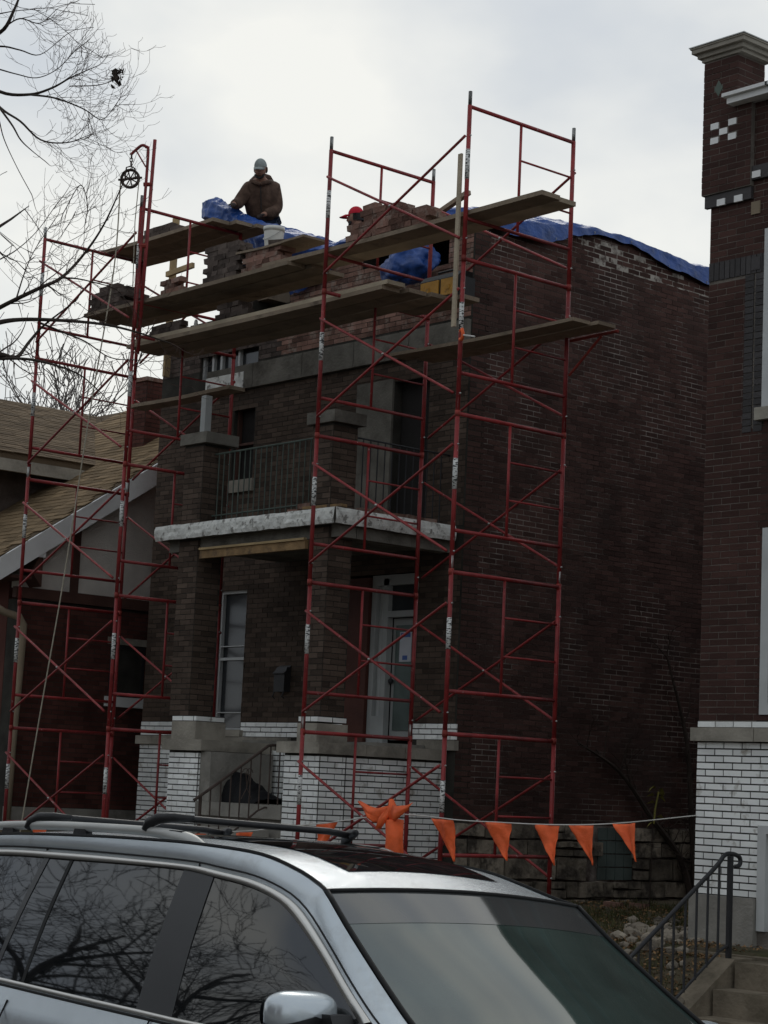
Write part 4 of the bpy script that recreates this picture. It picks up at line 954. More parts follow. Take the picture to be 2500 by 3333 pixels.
def head(t, c, hf, r=.105, capm='grey_cap', hair='hood'):
    """face, cap and hair round the head centre c, looking along hf"""
    hf = hf.normalized(); sd = Vector((0, 0, 1)).cross(hf).normalized(); u = hf.cross(sd)
    at_ = lambda a, b, h: c+sd*a+hf*b+u*h
    rows = []
    for i in range(13):
        th = math.pi*i/12; row = []
        for j in range(25):
            a = 2*math.pi*(j % 24)/24; x, y, z = math.sin(th)*math.cos(a)*.078, math.sin(th)*math.sin(a)*.098, math.cos(th)*.122
            if z < -.02: x *= 1-.9*(-z-.02)*2.2; y = y*(1-.5*(-z-.02)*2)+.012
            if y > 0 and abs(x) < .022 and -.045 < z < .015: y += .022*(1-abs(x)/.022)*(1-(z+.045)/.075)
            if y > .05 and abs(abs(x)-.032) < .014 and -.0 < z < .025: y -= .008
            row.append(at_(x, y, z))
        rows.append(row)
    MB().grid(rows, True).build('face', M['skin'], t, True)
    for s_ in (-1, 1):
        MB().lathe(at_(s_*.031, .082, .012), [(.0, .012), (.007, .010), (.010, 0)], 10, hf, False).build('eye', M['seam'], t, True)
        MB().grid([[at_(s_*(.077+.012*math.sin(math.pi*i/6)), -.01-.022*math.cos(a), -.005+.032*math.sin(a)) for a in [2*math.pi*j/10 for j in range(11)]] for i in range(7)]).build('ear', M['skin'], t, True)
    MB().tube([at_(-.022, .092, -.062), at_(0, .099, -.060), at_(.022, .092, -.062)], .005, 6).build('mouth', M['jacket'], t)
    MB().tube([at_(-.06, .06, -.06), at_(-.04, .075, -.09), at_(0, .088, -.105), at_(.04, .075, -.09), at_(.06, .06, -.06)], .016, 7).build('beard', M[hair], t, True)
    rows = [[at_(math.sin(a)*.083*math.cos(e_), -abs(math.cos(e_))*0+math.cos(a)*.100*math.cos(e_)-.006, .035+.105*math.sin(e_)) for a in [2*math.pi*j/24 for j in range(25)]] for e_ in [math.pi/2*i/7 for i in range(8)]]
    MB().grid(rows).build('cap', M[capm], t, True)
    rows = [[at_(.078*math.sin(a)*(1-.15*k), .06+(.075+.075*k)*math.cos(a)*1.0, .045-.022*k-.02*abs(math.sin(a))**2) for a in [math.pi*(-.5+j/12) for j in range(13)]] for k in (0, .5, 1)]
    b = MB().grid(rows).build('cap_peak', M[capm], t, True); b.modifiers.new('s', 'SOLIDIFY').thickness = .006
    rows = [[at_(math.sin(a)*.082, math.cos(a)*.098-.006, .03-h) for a in [math.pi*(.42+1.16*j/14) for j in range(15)]] for h in (0, .03, .06, .085)]
    MB().grid(rows).build('hair', M[hair], t, True)
def hand(t, W_, p, dirv, palm, m, curl=.9):
    """palm plus four unequal bent fingers and a thumb leaving its side"""
    d = Vector(dirv).normalized(); n = Vector(palm).normalized(); s_ = d.cross(n).normalized(); n = s_.cross(d)
    p = Vector(p); J = {'w': (p, .022), 'p': (p+d*.05, (.034, .017)), 'q': (p+d*.085, (.032, .014))}; E_ = [('w', 'p'), ('p', 'q')]
    skin_mesh('palm', J, E_, m, t)
    for i, ln in enumerate((.062, .072, .068, .054)):
        b = p+d*.08+s_*(-.027+.018*i); c1 = b+(d*math.cos(curl*.4)+n*math.sin(curl*.4))*ln*.45; c2_ = c1+(d*math.cos(curl*1.1)+n*math.sin(curl*1.1))*ln*.33; c3 = c2_+(d*math.cos(curl*1.7)+n*math.sin(curl*1.7))*ln*.25
        skin_mesh('finger', {'a': (b, .0095), 'b': (c1, .009), 'c': (c2_, .0085), 'd': (c3, .0075)}, chain('a', 'b', 'c', 'd'), m, t, 1)
    b = p+d*.025-s_*.028; c1 = b+(d*.6-s_*.7+n*.3).normalized()*.035; c2_ = c1+(d*.8-s_*.1+n*.6).normalized()*.03
    skin_mesh('thumb', {'a': (b, .011), 'b': (c1, .0105), 'c': (c2_, .009)}, chain('a', 'b', 'c'), m, t, 1)
# standing worker, facing the camera, both hands on the tarp
MBb = MB().box((-21.1, 15.45, 7.802), (-20.2, 15.95, 7.965)); tag(MBb.build('roof_boards', M['plank'], None), 'short stack of boards under the standing worker', 'boards')
base1 = (-20.64, 15.62, 7.97)
pose1 = {'pelvis': ((.02, -.06, .95), .14), 'waist': ((.01, .02, 1.11), .14), 'chest': ((-.005, .12, 1.32), .15), 'neck': ((-.02, .20, 1.49), .055), 'head0': ((-.02, .22, 1.52), .06), 'head1': ((-.025, .25, 1.58), .07),
  'shL': ((.165, .08, 1.38), .07), 'elL': ((.205, .10, 1.09), .05), 'wrL': ((.06, .30, .97), .035), 'haL': ((.02, .34, .95), .03),
  'shR': ((-.185, .13, 1.38), .07), 'elR': ((-.295, .20, 1.13), .05), 'wrR': ((-.33, .42, 1.06), .035), 'haR': ((-.33, .46, 1.04), .03),
  'hipL': ((.11, -.06, .90), .095), 'knL': ((.16, .12, .50), .065), 'anL': ((.14, -.04, .09), .045), 'toL': ((.16, .11, .03), .04),
  'hipR': ((-.09, -.06, .90), .095), 'knR': ((-.14, .12, .50), .065), 'anR': ((-.14, -.02, .09), .045), 'toR': ((-.18, .13, .03), .04)}
t1, J1, W1, f1, s1, _ = person(base1, (.72, -.69), pose1, 'worker in brown canvas jacket and grey cap gathering the blue tarp', None, None)
clothe(t1, J1, M['jacket'], M['denim'])
hc = W1((-.025, .255, 1.585)); head(t1, hc, (f1-s1*.12+Vector((0, 0, -.42))).normalized(), capm='grey_cap')
MB().tube([W1((.11, .11, 1.46)), W1((.06, .04, 1.535)), W1((-.02, .01, 1.56)), W1((-.10, .04, 1.535)), W1((-.15, .12, 1.46)), W1((-.11, .24, 1.42)), W1((-.02, .30, 1.37)), W1((.07, .24, 1.42)), W1((.11, .11, 1.46))], [.035, .045, .052, .045, .035, .03, .024, .03, .035], 10).build('hood', M['jacket'], t1, True)
MB().tube([W1((-.01, .285, 1.36)), W1((0, .245, 1.2)), W1((.01, .19, .98))], .007, 5).build('zip', M['hood'], t1)
hand(t1, W1, J1['wrL'][0], f1*.8-s1*.5+Vector((0, 0, -.3)), Vector((0, 0, -1)), M['glove'])
hand(t1, W1, J1['wrR'][0], f1+s1*.1+Vector((0, 0, -.25)), Vector((0, 0, -1)), M['glove'])
# red-capped worker crouching behind the tall brick stack, seen in profile looking left
base2 = (-18.80, 15.90, 7.81)
pose2 = {'pelvis': ((0, -.18, .22), .13), 'waist': ((0, -.10, .36), .13), 'chest': ((0, .04, .56), .14), 'neck': ((0, .12, .72), .055), 'head0': ((0, .15, .79), .06), 'head1': ((0, .17, .88), .075),
  'shL': ((.19, .05, .64), .062), 'elL': ((.26, .22, .42), .048), 'wrL': ((.16, .44, .34), .033), 'haL': ((.14, .48, .33), .03),
  'shR': ((-.19, .05, .64), .062), 'elR': ((-.26, .22, .42), .048), 'wrR': ((-.16, .44, .34), .033), 'haR': ((-.14, .48, .33), .03),
  'hipL': ((.10, -.16, .20), .095), 'knL': ((.17, .26, .36), .065), 'anL': ((.15, .10, .08), .045), 'toL': ((.16, .26, .03), .04),
  'hipR': ((-.10, -.16, .20), .095), 'knR': ((-.17, .26, .36), .065), 'anR': ((-.15, .10, .08), .045), 'toR': ((-.16, .26, .03), .04)}
t2, J2, W2, f2, s2, _ = person(base2, (-.80, -.60), pose2, 'worker in a red cap half hidden behind the tall brick stack', None, None)
clothe(t2, J2, M['hood'], M['denim'])
head(t2, W2((0, .18, .90)), (f2+Vector((0, 0, -.1))).normalized(), capm='red_cap', hair='hood')
for k, q in (('wrL', 1), ('wrR', -1)): hand(t2, W2, J2[k][0], f2+Vector((0, 0, -.2)), Vector((0, 0, -1)), M['skin'])

# ================================================================== PENNANT STRING
SP = [(-19.5, 12.1, 1.18), (-17.3, 12.2, 1.15), (-16.0, 12.25, 1.20), (-15.4, 12.3, 1.27), (-14.75, 12.35, 1.34), (-13.72, 12.25, 1.45), (-13.3, 12.62, 1.425), (-12.9, 12.68, 1.425), (-12.3, 12.75, 1.43), (-11.85, 13.05, 1.465), (-11.97, 14.27, 1.56)]
tag(MB().tube(spline(SP, 8), .0055, 5).build('string_line', M['string'], None), 'white string line carrying the orange pennants', 'string')
def flag(a, b, tip, label, seed):
    a, b, tip = Vector(a), Vector(b), Vector(tip); rows = []
    n = (b-a).cross(tip-a).normalized()
    for i in range(13):
        v = i/12; l = a.lerp(tip, v); r = b.lerp(tip, v)
        rows.append([l.lerp(r, j/8)+n*(.026*math.sin(2.6*j/8*2+seed+v*2.4)*(1-.6*v)+.020*fbm((seed, j/3, v*3), 1.3)*(1-.4*v)+.02*v*v*math.sin(seed*3)) for j in range(9)])
    o = MB().grid(rows).build('pennant', M['orange'], None, True)
    o.modifiers.new('t', 'SOLIDIFY').thickness = .003
    return tag(o, label, 'pennant', 'orange pennants on the string')
flag((-13.66, 12.6, 1.425), (-13.36, 12.61, 1.42), (-13.325, 12.6, 1.06), 'orange pennant in front of the third scaffold column', 1)
flag((-13.04, 12.66, 1.42), (-12.735, 12.69, 1.42), (-12.73, 12.66, 1.10), 'orange pennant second to the right of the flag stake', 2.2)
flag((-12.47, 12.73, 1.42), (-12.22, 12.76, 1.425), (-12.215, 12.72, 1.09), 'orange pennant before the rightmost front scaffold post', 3.1)
flag((-12.22, 12.90, 1.43), (-11.965, 12.93, 1.44), (-11.945, 12.9, 1.11), 'orange pennant left of the dark glass-block window', 4.4)
flag((-11.73, 12.93, 1.46), (-11.49, 12.93, 1.48), (-11.455, 12.9, 1.165), 'orange pennant nearest the white-based house on the right', 5.2)
flag((-14.97, 12.36, 1.31), (-14.66, 12.38, 1.35), (-14.95, 12.36, .98), 'orange pennant left of the stake, above the car roof', 6.1)
flag((-16.76, 12.22, 1.14), (-16.53, 12.23, 1.15), (-16.6, 12.22, .86), 'orange pennant tip showing above the front roof rail foot', 7.3)
flag((-16.08, 12.24, 1.18), (-15.82, 12.25, 1.20), (-15.95, 12.24, .86), 'orange pennant just right of the front roof rail foot', 8.5)
flag((-18.35, 12.16, 1.13), (-18.05, 12.17, 1.13), (-18.2, 12.16, .84), 'orange pennant glimpsed under the roof rail, right of its black foot', 9.1)
flag((-19.6, 12.12, 1.15), (-19.25, 12.12, 1.15), (-19.4, 12.1, .84), 'orange pennant glimpsed under the far left of the roof rail', 9.9)
st = thing('flag_stake', 'wooden stake wrapped in orange fabric with pennants knotted round its top', 'stake', (-13.69, 12.2, .2))
MB().tube([(-13.62, 12.2, .0), (-13.70, 12.2, 1.5)], .022, 8).build('stake', M['lumber'], st)
MB().lathe((-13.655, 12.2, .62), [(.07, 0), (.088, .08), (.08, .30), (.086, .44), (.078, .62), (.084, .78), (.03, .79)], 16, (-.05, 0, 1)).build('wrap', M['orange'], st, True)
MB().tube([(-13.70-.085*math.cos(a), 12.2-.085*math.sin(a), 1.085) for a in [math.pi*2*i/16 for i in range(17)]], .006, 5).build('tie', M['string'], st)
MB().tube([(-13.70, 12.19, 1.38), (-13.71, 12.18, 1.45), (-13.72, 12.19, 1.52), (-13.74, 12.19, 1.58)], [.035, .05, .04, .02], 8).build('knot', M['orange'], st, True)
def wing(pts, nm, sd):
    rows = [[Vector(a).lerp(Vector(b), j/6)+Vector((0, -.03*math.sin(j/6*3)+.025*fbm((i, j/2, sd), .8), .012*fbm((i, j, sd), .9))) for j in range(7)] for i, (a, b) in enumerate(pts)]
    o = MB().grid(rows).build(nm, M['orange'], st, True); o.modifiers.new('t', 'SOLIDIFY').thickness = .003
wing([((-13.72, 12.17, 1.53), (-13.74, 12.17, 1.38)), ((-13.86, 12.14, 1.50), (-13.88, 12.12, 1.37)), ((-13.98, 12.15, 1.51), (-13.93, 12.1, 1.40)), ((-14.15, 12.18, 1.56), (-14.12, 12.17, 1.53))], 'knotted_pennant', 1)
wing([((-13.71, 12.17, 1.53), (-13.68, 12.17, 1.37)), ((-13.60, 12.14, 1.52), (-13.58, 12.12, 1.40)), ((-13.50, 12.15, 1.535), (-13.51, 12.12, 1.44)), ((-13.42, 12.17, 1.56), (-13.45, 12.16, 1.50))], 'knotted_pennant', 5)
wing([((-13.74, 12.16, 1.50), (-13.70, 12.16, 1.50)), ((-13.80, 12.12, 1.42), (-13.71, 12.12, 1.40)), ((-13.86, 12.12, 1.30), (-13.78, 12.12, 1.32))], 'knotted_pennant', 8)

# ------------------------------------------------------------------ front steps and rail of the right neighbour
gs = thing('garden_steps', 'concrete steps rising to the right neighbour from the pavement', 'steps', (-10.2, 12.8, -.2))
for i in range(4):
    y0 = 13.23-.265*i; MB().box((-10.66, y0, -.5), (-9.2, y0+(.33 if i == 0 else .264), .415-.207*i)).build('step', M['path_concrete'], gs)
for x in (-10.90, -9.19):
    MB().prism([(x, 13.54, .43), (x, 13.28, .43), (x, 12.35, -.20), (x, 12.35, -.6), (x, 13.54, -.6)], (.20, 0, 0)).build('cheek_wall', M['path_concrete'], gs)
hr = thing('hand_railing', 'black iron hand railing beside the concrete steps at lower right', 'railing', (-10.8, 12.9, .2))
X = -10.80
HT = lambda y: 1.23-(13.23-y)*.70
MB().tube(spline([(X, 12.0, HT(12.0)), (X, 12.6, HT(12.6)), (X, 13.12, HT(13.12)), (X, 13.24, 1.255), (X, 13.34, 1.268), (X, 13.42, 1.25), (X, 13.445, 1.215), (X, 13.43, 1.175), (X, 13.38, 1.165)], 5), .019, 7).build('handrail', M['iron'], hr, True)
MB().box((X-.018, 13.30, .425), (X+.018, 13.337, 1.25)).build('post', M['iron'], hr)
MB().tube([(X, 13.30, .53), (X, 13.2, .49), (X, 12.78, .20), (X, 12.1, -.27+.0)], .013, 6).build('bottom_rail', M['iron'], hr)
for i in range(8):
    y = 13.18-i*.1365; MB().tube([(X, y, .47-(13.2-y)*.69), (X, y, HT(y))], .0105, 6).build('baluster', M['iron'], hr)
MB().box((X-.018, 12.02, -.22), (X+.018, 12.055, HT(12.04))).build('post', M['iron'], hr)

# rocks, grass, leaves, sprout, creeper, branch
for i in range(95):
    t = random.random()**1.0 if i < 60 else random.uniform(-.35, .1); x = -11.45-2.1*t+random.uniform(-.22, .22); y = 13.15+random.uniform(-.35, .35)+t*2.6
    r = random.uniform(.03, .075)*(1.6 if i % 8 == 0 else 1); b = MB(); rr = random.Random(i)
    d = [Vector((rr.uniform(.7, 1.3), rr.uniform(.6, 1.2), rr.uniform(.5, .9))) for _ in range(1)][0]*r
    c = Vector((x, y, yardz(x, y)+d.z*.5)); vs = []
    ico = [Vector(v).normalized() for v in ((0, 0, 1), (.9, 0, .45), (.28, .85, .45), (-.72, .53, .45), (-.72, -.53, .45), (.28, -.85, .45), (.72, .53, -.45), (-.28, .85, -.45), (-.9, 0, -.45), (-.28, -.85, -.45), (.72, -.53, -.45), (0, 0, -1))]
    vs = [c+Vector((v.x*d.x, v.y*d.y, v.z*d.z))*rr.uniform(.8, 1.2) for v in ico]
    b.add(vs, [(0, 1, 2), (0, 2, 3), (0, 3, 4), (0, 4, 5), (0, 5, 1), (1, 6, 2), (2, 7, 3), (3, 8, 4), (4, 9, 5), (5, 10, 1), (6, 7, 2), (7, 8, 3), (8, 9, 4), (9, 10, 5), (10, 6, 1), (11, 7, 6), (11, 8, 7), (11, 9, 8), (11, 10, 9), (11, 6, 10)])
    tag(b.build('rock', M['pale_rock'] if i % 3 else M['rubble'], None), 'pale garden rock in the loose rockery behind the black hand railing', 'rock', 'rockery stones behind the hand railing')
gr = MB()
for i in range(16000):
    x = random.uniform(-18.5, -10.95); y = random.uniform(11.6, 18.0)
    if (x < -15.9 and y > 12.5) or (y > 13.7 and x > -12.1) or (x > -11.6 and y > 13.5) or x > -10.95: continue
    if fbm((x, y, 3), 1.1) < -.15: continue
    z = yardz(x, y); h = random.uniform(.03, .10); a = random.uniform(0, 6.28); l = random.uniform(-.5, .5); w_ = .006
    gr.add([(x-w_*math.cos(a), y-w_*math.sin(a), z), (x+w_*math.cos(a), y+w_*math.sin(a), z), (x+l*h*math.sin(a), y+l*h*math.cos(a), z+h)], [(0, 1, 2)])
tag(gr.build('grass', M['grass'], None), 'short winter grass on the raised front yard', 'grass', kind='stuff')
lf = MB()
for i in range(9000):
    x = random.uniform(-16.1, -10.9); y = random.uniform(11.8, 17.8)
    if i > 6000: x, y = random.uniform(-12.8, -10.9), random.uniform(11.7, 13.7)
    if y > 14.2 and x > -12.05: continue
    if x > -10.88 and y < 13.6: continue
    z = yardz(x, y)+random.uniform(.005, .03); a = random.uniform(0, 6.28); q = random.uniform(.010, .027); m3 = Euler((random.uniform(-.7, .7), random.uniform(-.7, .7), a)).to_matrix()
    lf.add([Vector((x, y, z))+m3 @ Vector(v)*q for v in ((-1, 0, 0), (0, -.5, .12), (1, 0, 0), (0, .5, .12))], [(0, 1, 2, 3)])
tag(lf.build('fallen_leaves', M['leaf'], None), 'dry fallen leaves and litter on the yard', 'leaves', kind='stuff')
beam('pale_stick', 'long pale stick lying on the ground by the stone foundation', 'stick', (-15.2, 18.2, .53), (-13.9, 17.2, .53), .03, .03, 'string')
for i, (x, y, a) in enumerate(((-15.3, 17.3, .2), (-15.5, 17.1, .35))): loose((x, y, .52), a, 'old_brick', 'red brick dropped on the ground at the foot of the side wall', 'bricks dropped by the side wall')

# ------------------------------------------------------------------ bare trees
def grow(mb, p, d, r, L_, lvl, rng, upc=.25, n=5, sides=None, spread=.75, tw=.0022, kids=(3, 5), shrink=.62):
    pts = [p.copy()]; rad = [r]; dd = d.normalized(); seg = L_/n
    for i in range(n):
        dd = (dd+Vector((rng.gauss(0, .14), rng.gauss(0, .14), rng.gauss(0, .12)+upc*.28*(i/n if lvl < 2 else .4)))).normalized()
        pts.append(pts[-1]+dd*seg); rad.append(max(r*(1-.9*(i+1)/n), tw))
    mb.tube(pts, rad, sides or (6 if r > .03 else (4 if r > .008 else 3)), False)
    if lvl <= 0: return
    k = rng.randint(*kids)
    for q in range(k):
        t = rng.uniform(.25, 1.0) if q else .95; i = min(int(t*n), n-1); f = t*n-i
        b = pts[i].lerp(pts[i+1], f); bd = (pts[i+1]-pts[i]).normalized()
        o = bd.orthogonal().normalized(); o = Matrix.Rotation(rng.uniform(0, 6.28), 3, bd) @ o
        nd = (bd*(1-spread*.5)+o*spread+Vector((0, 0, .12))).normalized()
        grow(mb, b, nd, max(rad[i]*rng.uniform(.5, .72), tw), L_*shrink*rng.uniform(.7, 1.15), lvl-1, rng, upc, max(n-1, 3), None, spread, tw, kids, shrink)
def P2(x, y, Y):          # a point of the tree on its own upright plane Y, from a bearing measured in the photograph
    q = ((x*1.507-1250)/F, (1666.5-y*1.507)/F); d = fw+r2*q[0]+u2*q[1]; t = Y/d.y; return Vector((d.x*t, Y, EYE+d.z*t))
LIMBS = [
 ([(-62, 150), (0, 198), (80, 204), (140, 190), (190, 168), (240, 150)], 10.0, .034, 3),
 ([(78, 204), (150, 212), (225, 235), (275, 258), (312, 228)], 10.1, .018, 3),
 ([(-62, 165), (0, 232), (55, 262), (110, 302), (180, 308), (240, 292)], 9.7, .026, 3),
 ([(0, 234), (38, 272), (62, 302), (95, 325), (135, 348)], 9.6, .018, 3),
 ([(-70, 90), (0, 70), (40, 25), (75, -40)], 10.3, .05, 3),
 ([(-62, 110), (0, 100), (60, 108), (120, 118), (190, 80)], 10.2, .02, 3),
 ([(10, 60), (60, 40), (120, 50), (170, 20)], 10.4, .016, 3),
 ([(0, 150), (50, 160), (110, 168), (170, 150), (225, 110)], 10.0, .014, 3),
 ([(-30, 200), (-5, 250), (12, 300), (50, 360), (95, 420)], 9.8, .014, 3),
 ([(-58, 700), (0, 664), (90, 625), (150, 600), (205, 550), (255, 485), (300, 400)], 9.6, .030, 3),
 ([(150, 600), (190, 602), (240, 612), (285, 625), (320, 660)], 9.5, .010, 2),
 ([(-58, 715), (0, 696), (60, 690), (150, 692), (250, 700), (330, 716), (420, 742)], 9.4, .034, 3),
 ([(-58, 770), (0, 766), (40, 772), (72, 738), (105, 705), (170, 660)], 9.5, .034, 2),
 ([(-50, 780), (0, 775), (70, 776), (140, 790), (200, 812), (250, 850)], 9.3, .022, 2),
 ([(100, 698), (150, 716), (210, 738), (270, 772), (340, 778)], 9.4, .014, 2),
 ([(255, 485), (262, 440), (240, 400), (190, 460)], 9.8, .008, 2),
 ([(40, 645), (60, 590), (85, 540), (130, 480)], 9.8, .010, 3),
 ([(0, 560), (40, 540), (90, 500), (140, 440)], 10.0, .009, 2),
]
rng = random.Random(11)
def twig(mb, p, d, r, L_, lvl):
    """a long twig that sags a little and then sweeps up at its tip, with alternate side twigs and buds"""
    n = 8; pts = [p.copy()]; rad = [r]; dd = Vector(d).normalized(); w = Vector((rng.gauss(0, .05), rng.gauss(0, .05), 0))
    for i in range(n):
        t = i/n; dd = (dd+w+Vector((rng.gauss(0, .035), rng.gauss(0, .035), (-.05 if t < .35 else .17)+rng.gauss(0, .03)))).normalized()
        pts.append(pts[-1]+dd*L_/n); rad.append(max(r*(1-.7*(i+1)/n), .0017))
    mb.tube(pts, rad, 4 if r > .004 else 3, False)
    if lvl <= 0: return
    sgn = 1
    for i in range(2, n+1, 2 if lvl > 1 else 3):
        if rng.random() < .32: continue
        bd = (pts[i]-pts[i-1]).normalized(); side = bd.cross(Vector((.66, .75, 0)).cross(Vector((0, 0, 1)))).normalized()*sgn; sgn = -sgn
        twig(mb, pts[i], bd*.8+side*.55+Vector((rng.gauss(0, .25), rng.gauss(0, .25), rng.gauss(0, .15))), max(rad[i]*.7, .0022), L_*rng.uniform(.28, .55), lvl-1)
tree = thing('bare_tree', 'large bare street tree reaching in from the left edge', 'tree', (-18.75, 9.75, -.3))
tr = MB(); tk = [Vector((-18.75, 9.75, -.35)), Vector((-18.72, 9.72, 1.5)), Vector((-18.8, 9.7, 4)), Vector((-18.85, 9.8, 6.2)), Vector((-18.85, 9.9, 8.2)), Vector((-18.8, 10.2, 10.5)), Vector((-18.6, 10.4, 13))]
tr.tube(spline(tk, 5), [.26*(1-i/31)**.8+.015 for i in range(31)], 12); tr.build('trunk', M['bark'], tree, True)
cr = MB(); tw = MB()
for pts, Y, r0, lv in LIMBS:
    k_ = .80 if max(q[0] for q in pts) in (240, 312) else .72
    pts = [(x*(k_ if pts[0][1] < 500 and x > 0 else (.88 if x > 0 else 1)), y) for x, y in pts]
    P = [P2(x, y, Y+.12*math.sin(i*1.3+pts[0][1])+.15*i) for i, (x, y) in enumerate(pts)]
    sp = spline(P, 5); n = len(sp)
    rad = [max(r0*(.85 if pts[0][1] > 500 else .62)*(1-.8*i/n), .0042) for i in range(n)]
    cr.tube(sp, rad, 6, False)
    for i in range(2, n, 1 if pts[0][1] < 500 else 2):
        if sp[i].x < P2(-20, 700, Y).x: continue
        if sp[i].x > P2(205, 600, Y).x and rng.random() < .7: continue
        for q in range(2 if rng.random() < .35 else 1):
            d = (sp[min(i+1, n-1)]-sp[i-1]).normalized(); o = Matrix.Rotation(rng.uniform(0, 6.28), 3, d) @ d.orthogonal().normalized()
            twig(tw, sp[i], (d*.85+o*.6+Vector((0, 0, -.05))), max(rad[i]*.34, .0031), rng.uniform(.26, .62), lv-1)
    twig(tw, sp[-1], sp[-1]-sp[-3], rad[-1], .34, 2)
for z in (5.2, 6.8, 8.3, 9.5, 11):          # the half of the crown outside the picture
    for q in range(5):
        a = rng.uniform(1.7, 5.2); grow(cr, Vector((-18.8, 9.8, z)), Vector((math.cos(a), math.sin(a), .45)), .045, 2.4, 3, rng, .3, 5, None, .7, .004, (3, 4), .62)
cr.build('limbs', M['bark'], tree, True); tw.build('twigs', M['twig'], tree)
tw_ = MB().tube(spline([P2(150, 186, 10.05), P2(210, 184, 10.12), P2(246, 172, 10.14), P2(262, 150, 10.15), P2(268, 130, 10.15)], 5), [.006*(1-.035*k) for k in range(21)], 5).build('clump_twig', M['twig'], tree)
cl = MB(); rr = random.Random(4)
for i in range(26):
    c = P2(264-18*rr.random(), 150+34*rr.random(), 10.15)+Vector((rr.uniform(-.02, .02),)*3); m3 = Euler((rr.uniform(0, 6), rr.uniform(0, 6), rr.uniform(0, 6))).to_matrix()
    cl.add([c+m3 @ Vector(v)*.035 for v in ((-1, 0, 0), (0, -.6, .3), (1, 0, 0), (0, .6, .3))], [(0, 1, 2, 3)])
cl.build('leaf_clump', M['bark'], tree)
# the gable-side creeper and the sprout on the big side wall
vn = thing('bare_creeper', 'bare creeper stems climbing the dark side wall near the right neighbour', 'creeper', (-16.2, 19, .4))
vm = MB(); rg = random.Random(5)
for pts in (((-16.22, 19.3, .45), (-16.25, 19.1, 1.0), (-16.26, 18.6, 1.45), (-16.28, 18.0, 2.0), (-16.28, 17.3, 2.3)), ((-16.2, 19.35, .45), (-16.25, 19.3, 1.3), (-16.28, 19.2, 2.4), (-16.28, 18.8, 3.4)), ((-16.2, 19.4, .45), (-16.25, 19.6, 1.4), (-16.28, 19.7, 2.6), (-16.28, 19.9, 3.8), (-16.28, 19.7, 5.0))):
    sp = spline(pts, 5); vm.tube(sp, [.05*(1-.8*i/len(sp)) for i in range(len(sp))], 6)
    for i in range(3, len(sp), 2):
        for q in range(2): grow(vm, sp[i], Vector((.08, rg.uniform(-1, 1), rg.uniform(.1, 1))), .009, rg.uniform(.3, .7), 1, rg, .2, 5, None, .6, .003)
vm.build('stems', M['vine'], vn)
sp_ = thing('sapling', 'yellow-green sapling shoot standing out against the dark side wall', 'plant', (-15.5, 17.74, .45))
MB().tube([(-15.5, 17.70, .45), (-15.5, 17.72, 1.0), (-15.5, 17.72, 1.45), (-15.5, 17.77, 1.68), (-15.5, 17.80, 1.78)], [.008, .007, .006, .005, .003], 5).build('stem', M['vine'], sp_)
MB().tube([(-15.49, 17.73, 1.42), (-15.49, 17.75, 1.6), (-15.49, 17.80, 1.78), (-15.48, 17.84, 1.76)], [.010, .012, .010, .004], 6).build('shoot', M['sprout'], sp_)
for i, (dy, dz, s_) in enumerate(((0, 1.76, 1), (.03, 1.80, 1), (-.06, 1.74, -1), (.05, 1.72, 1), (-.04, 1.66, -1), (.0, 1.82, -1), (.02, 1.5, 1), (-.02, 1.42, -1))):
    c = Vector((-15.5, 17.77+dy*.5, dz))
    MB().add([c, c+Vector((.02, s_*.06, .03)), c+Vector((0, s_*.14, -.02-.03*(i % 2))), c+Vector((-.03, s_*.07, .0))], [(0, 1, 2, 3)]).build('leaf', M['sprout'], sp_)
# trees far behind the bungalow
for i, (x, y, h, lb) in enumerate(((-52.5, 30, 14.6, 'leftmost hazy bare tree far behind the bungalow roof'), (-47.5, 30.5, 13.8, 'broad bare tree rising behind the middle of the bungalow roof'), (-43.0, 30, 12.2, 'small bare tree behind the brick chimney'), (-57, 33, 16, 'tall bare tree at the far left behind the bungalow'))):
    t_ = thing('bare_tree', lb, 'tree', (x, y, .5), 'bare trees behind the bungalow')
    rg = random.Random(20+i); b = MB(); b.tube([(x, y, .5), (x+.1, y, h*.3), (x, y+.1, h*.55)], [.3, .24, .15], 8); b.build('trunk', M['far_twig'], t_)
    c = MB()
    for q in range(13):
        z = h*(.28+.3*q/13); a = rg.uniform(0, 6.28)
        grow(c, Vector((x, y, z)), Vector((math.cos(a)*.8, math.sin(a)*.8, .75)), .10, h*.30, 3, rg, .45, 5, None, .6, .012, (4, 5), .60)
    c.build('crown', M['far_twig'], t_)
# trees on the photographer's own side of the street: the car windows mirror them
for i, (x, y, h, lb) in enumerate(((-20.2, -.5, 11, 'bare street tree across the road, mirrored in the rear car windows'), (-17.0, -.6, 10, 'bare street tree across the road, mirrored in the front car window'), (-27, -3.4, 13, 'tall bare tree farther left on the lawn across the road'))):
    t_ = thing('bare_tree', lb, 'tree', (x, y, -.05), 'bare trees on the near side of the street')
    rg = random.Random(40+i); b = MB(); b.tube(spline([(x, y, -.05), (x+.1, y, 1.6), (x+.2, y+.1, 3.2), (x+.1, y, 6.8*h/11)], 4), [.22*(1-k/12.5)**.9+.012 for k in range(13)], 9); b.build('trunk', M['bark'], t_, True)
    c = MB()
    for q in range(12):
        z = (2.9+3.4*q/12)*h/11; a = rg.uniform(0, 6.28)
        grow(c, Vector((x+.15, y, z)), Vector((math.cos(a), math.sin(a), .55)), .055, 2.7*h/11, 4, rg, .35, 5, None, .7, .0055, (2, 4), .64)
    c.build('crown', M['bark'], t_, True)
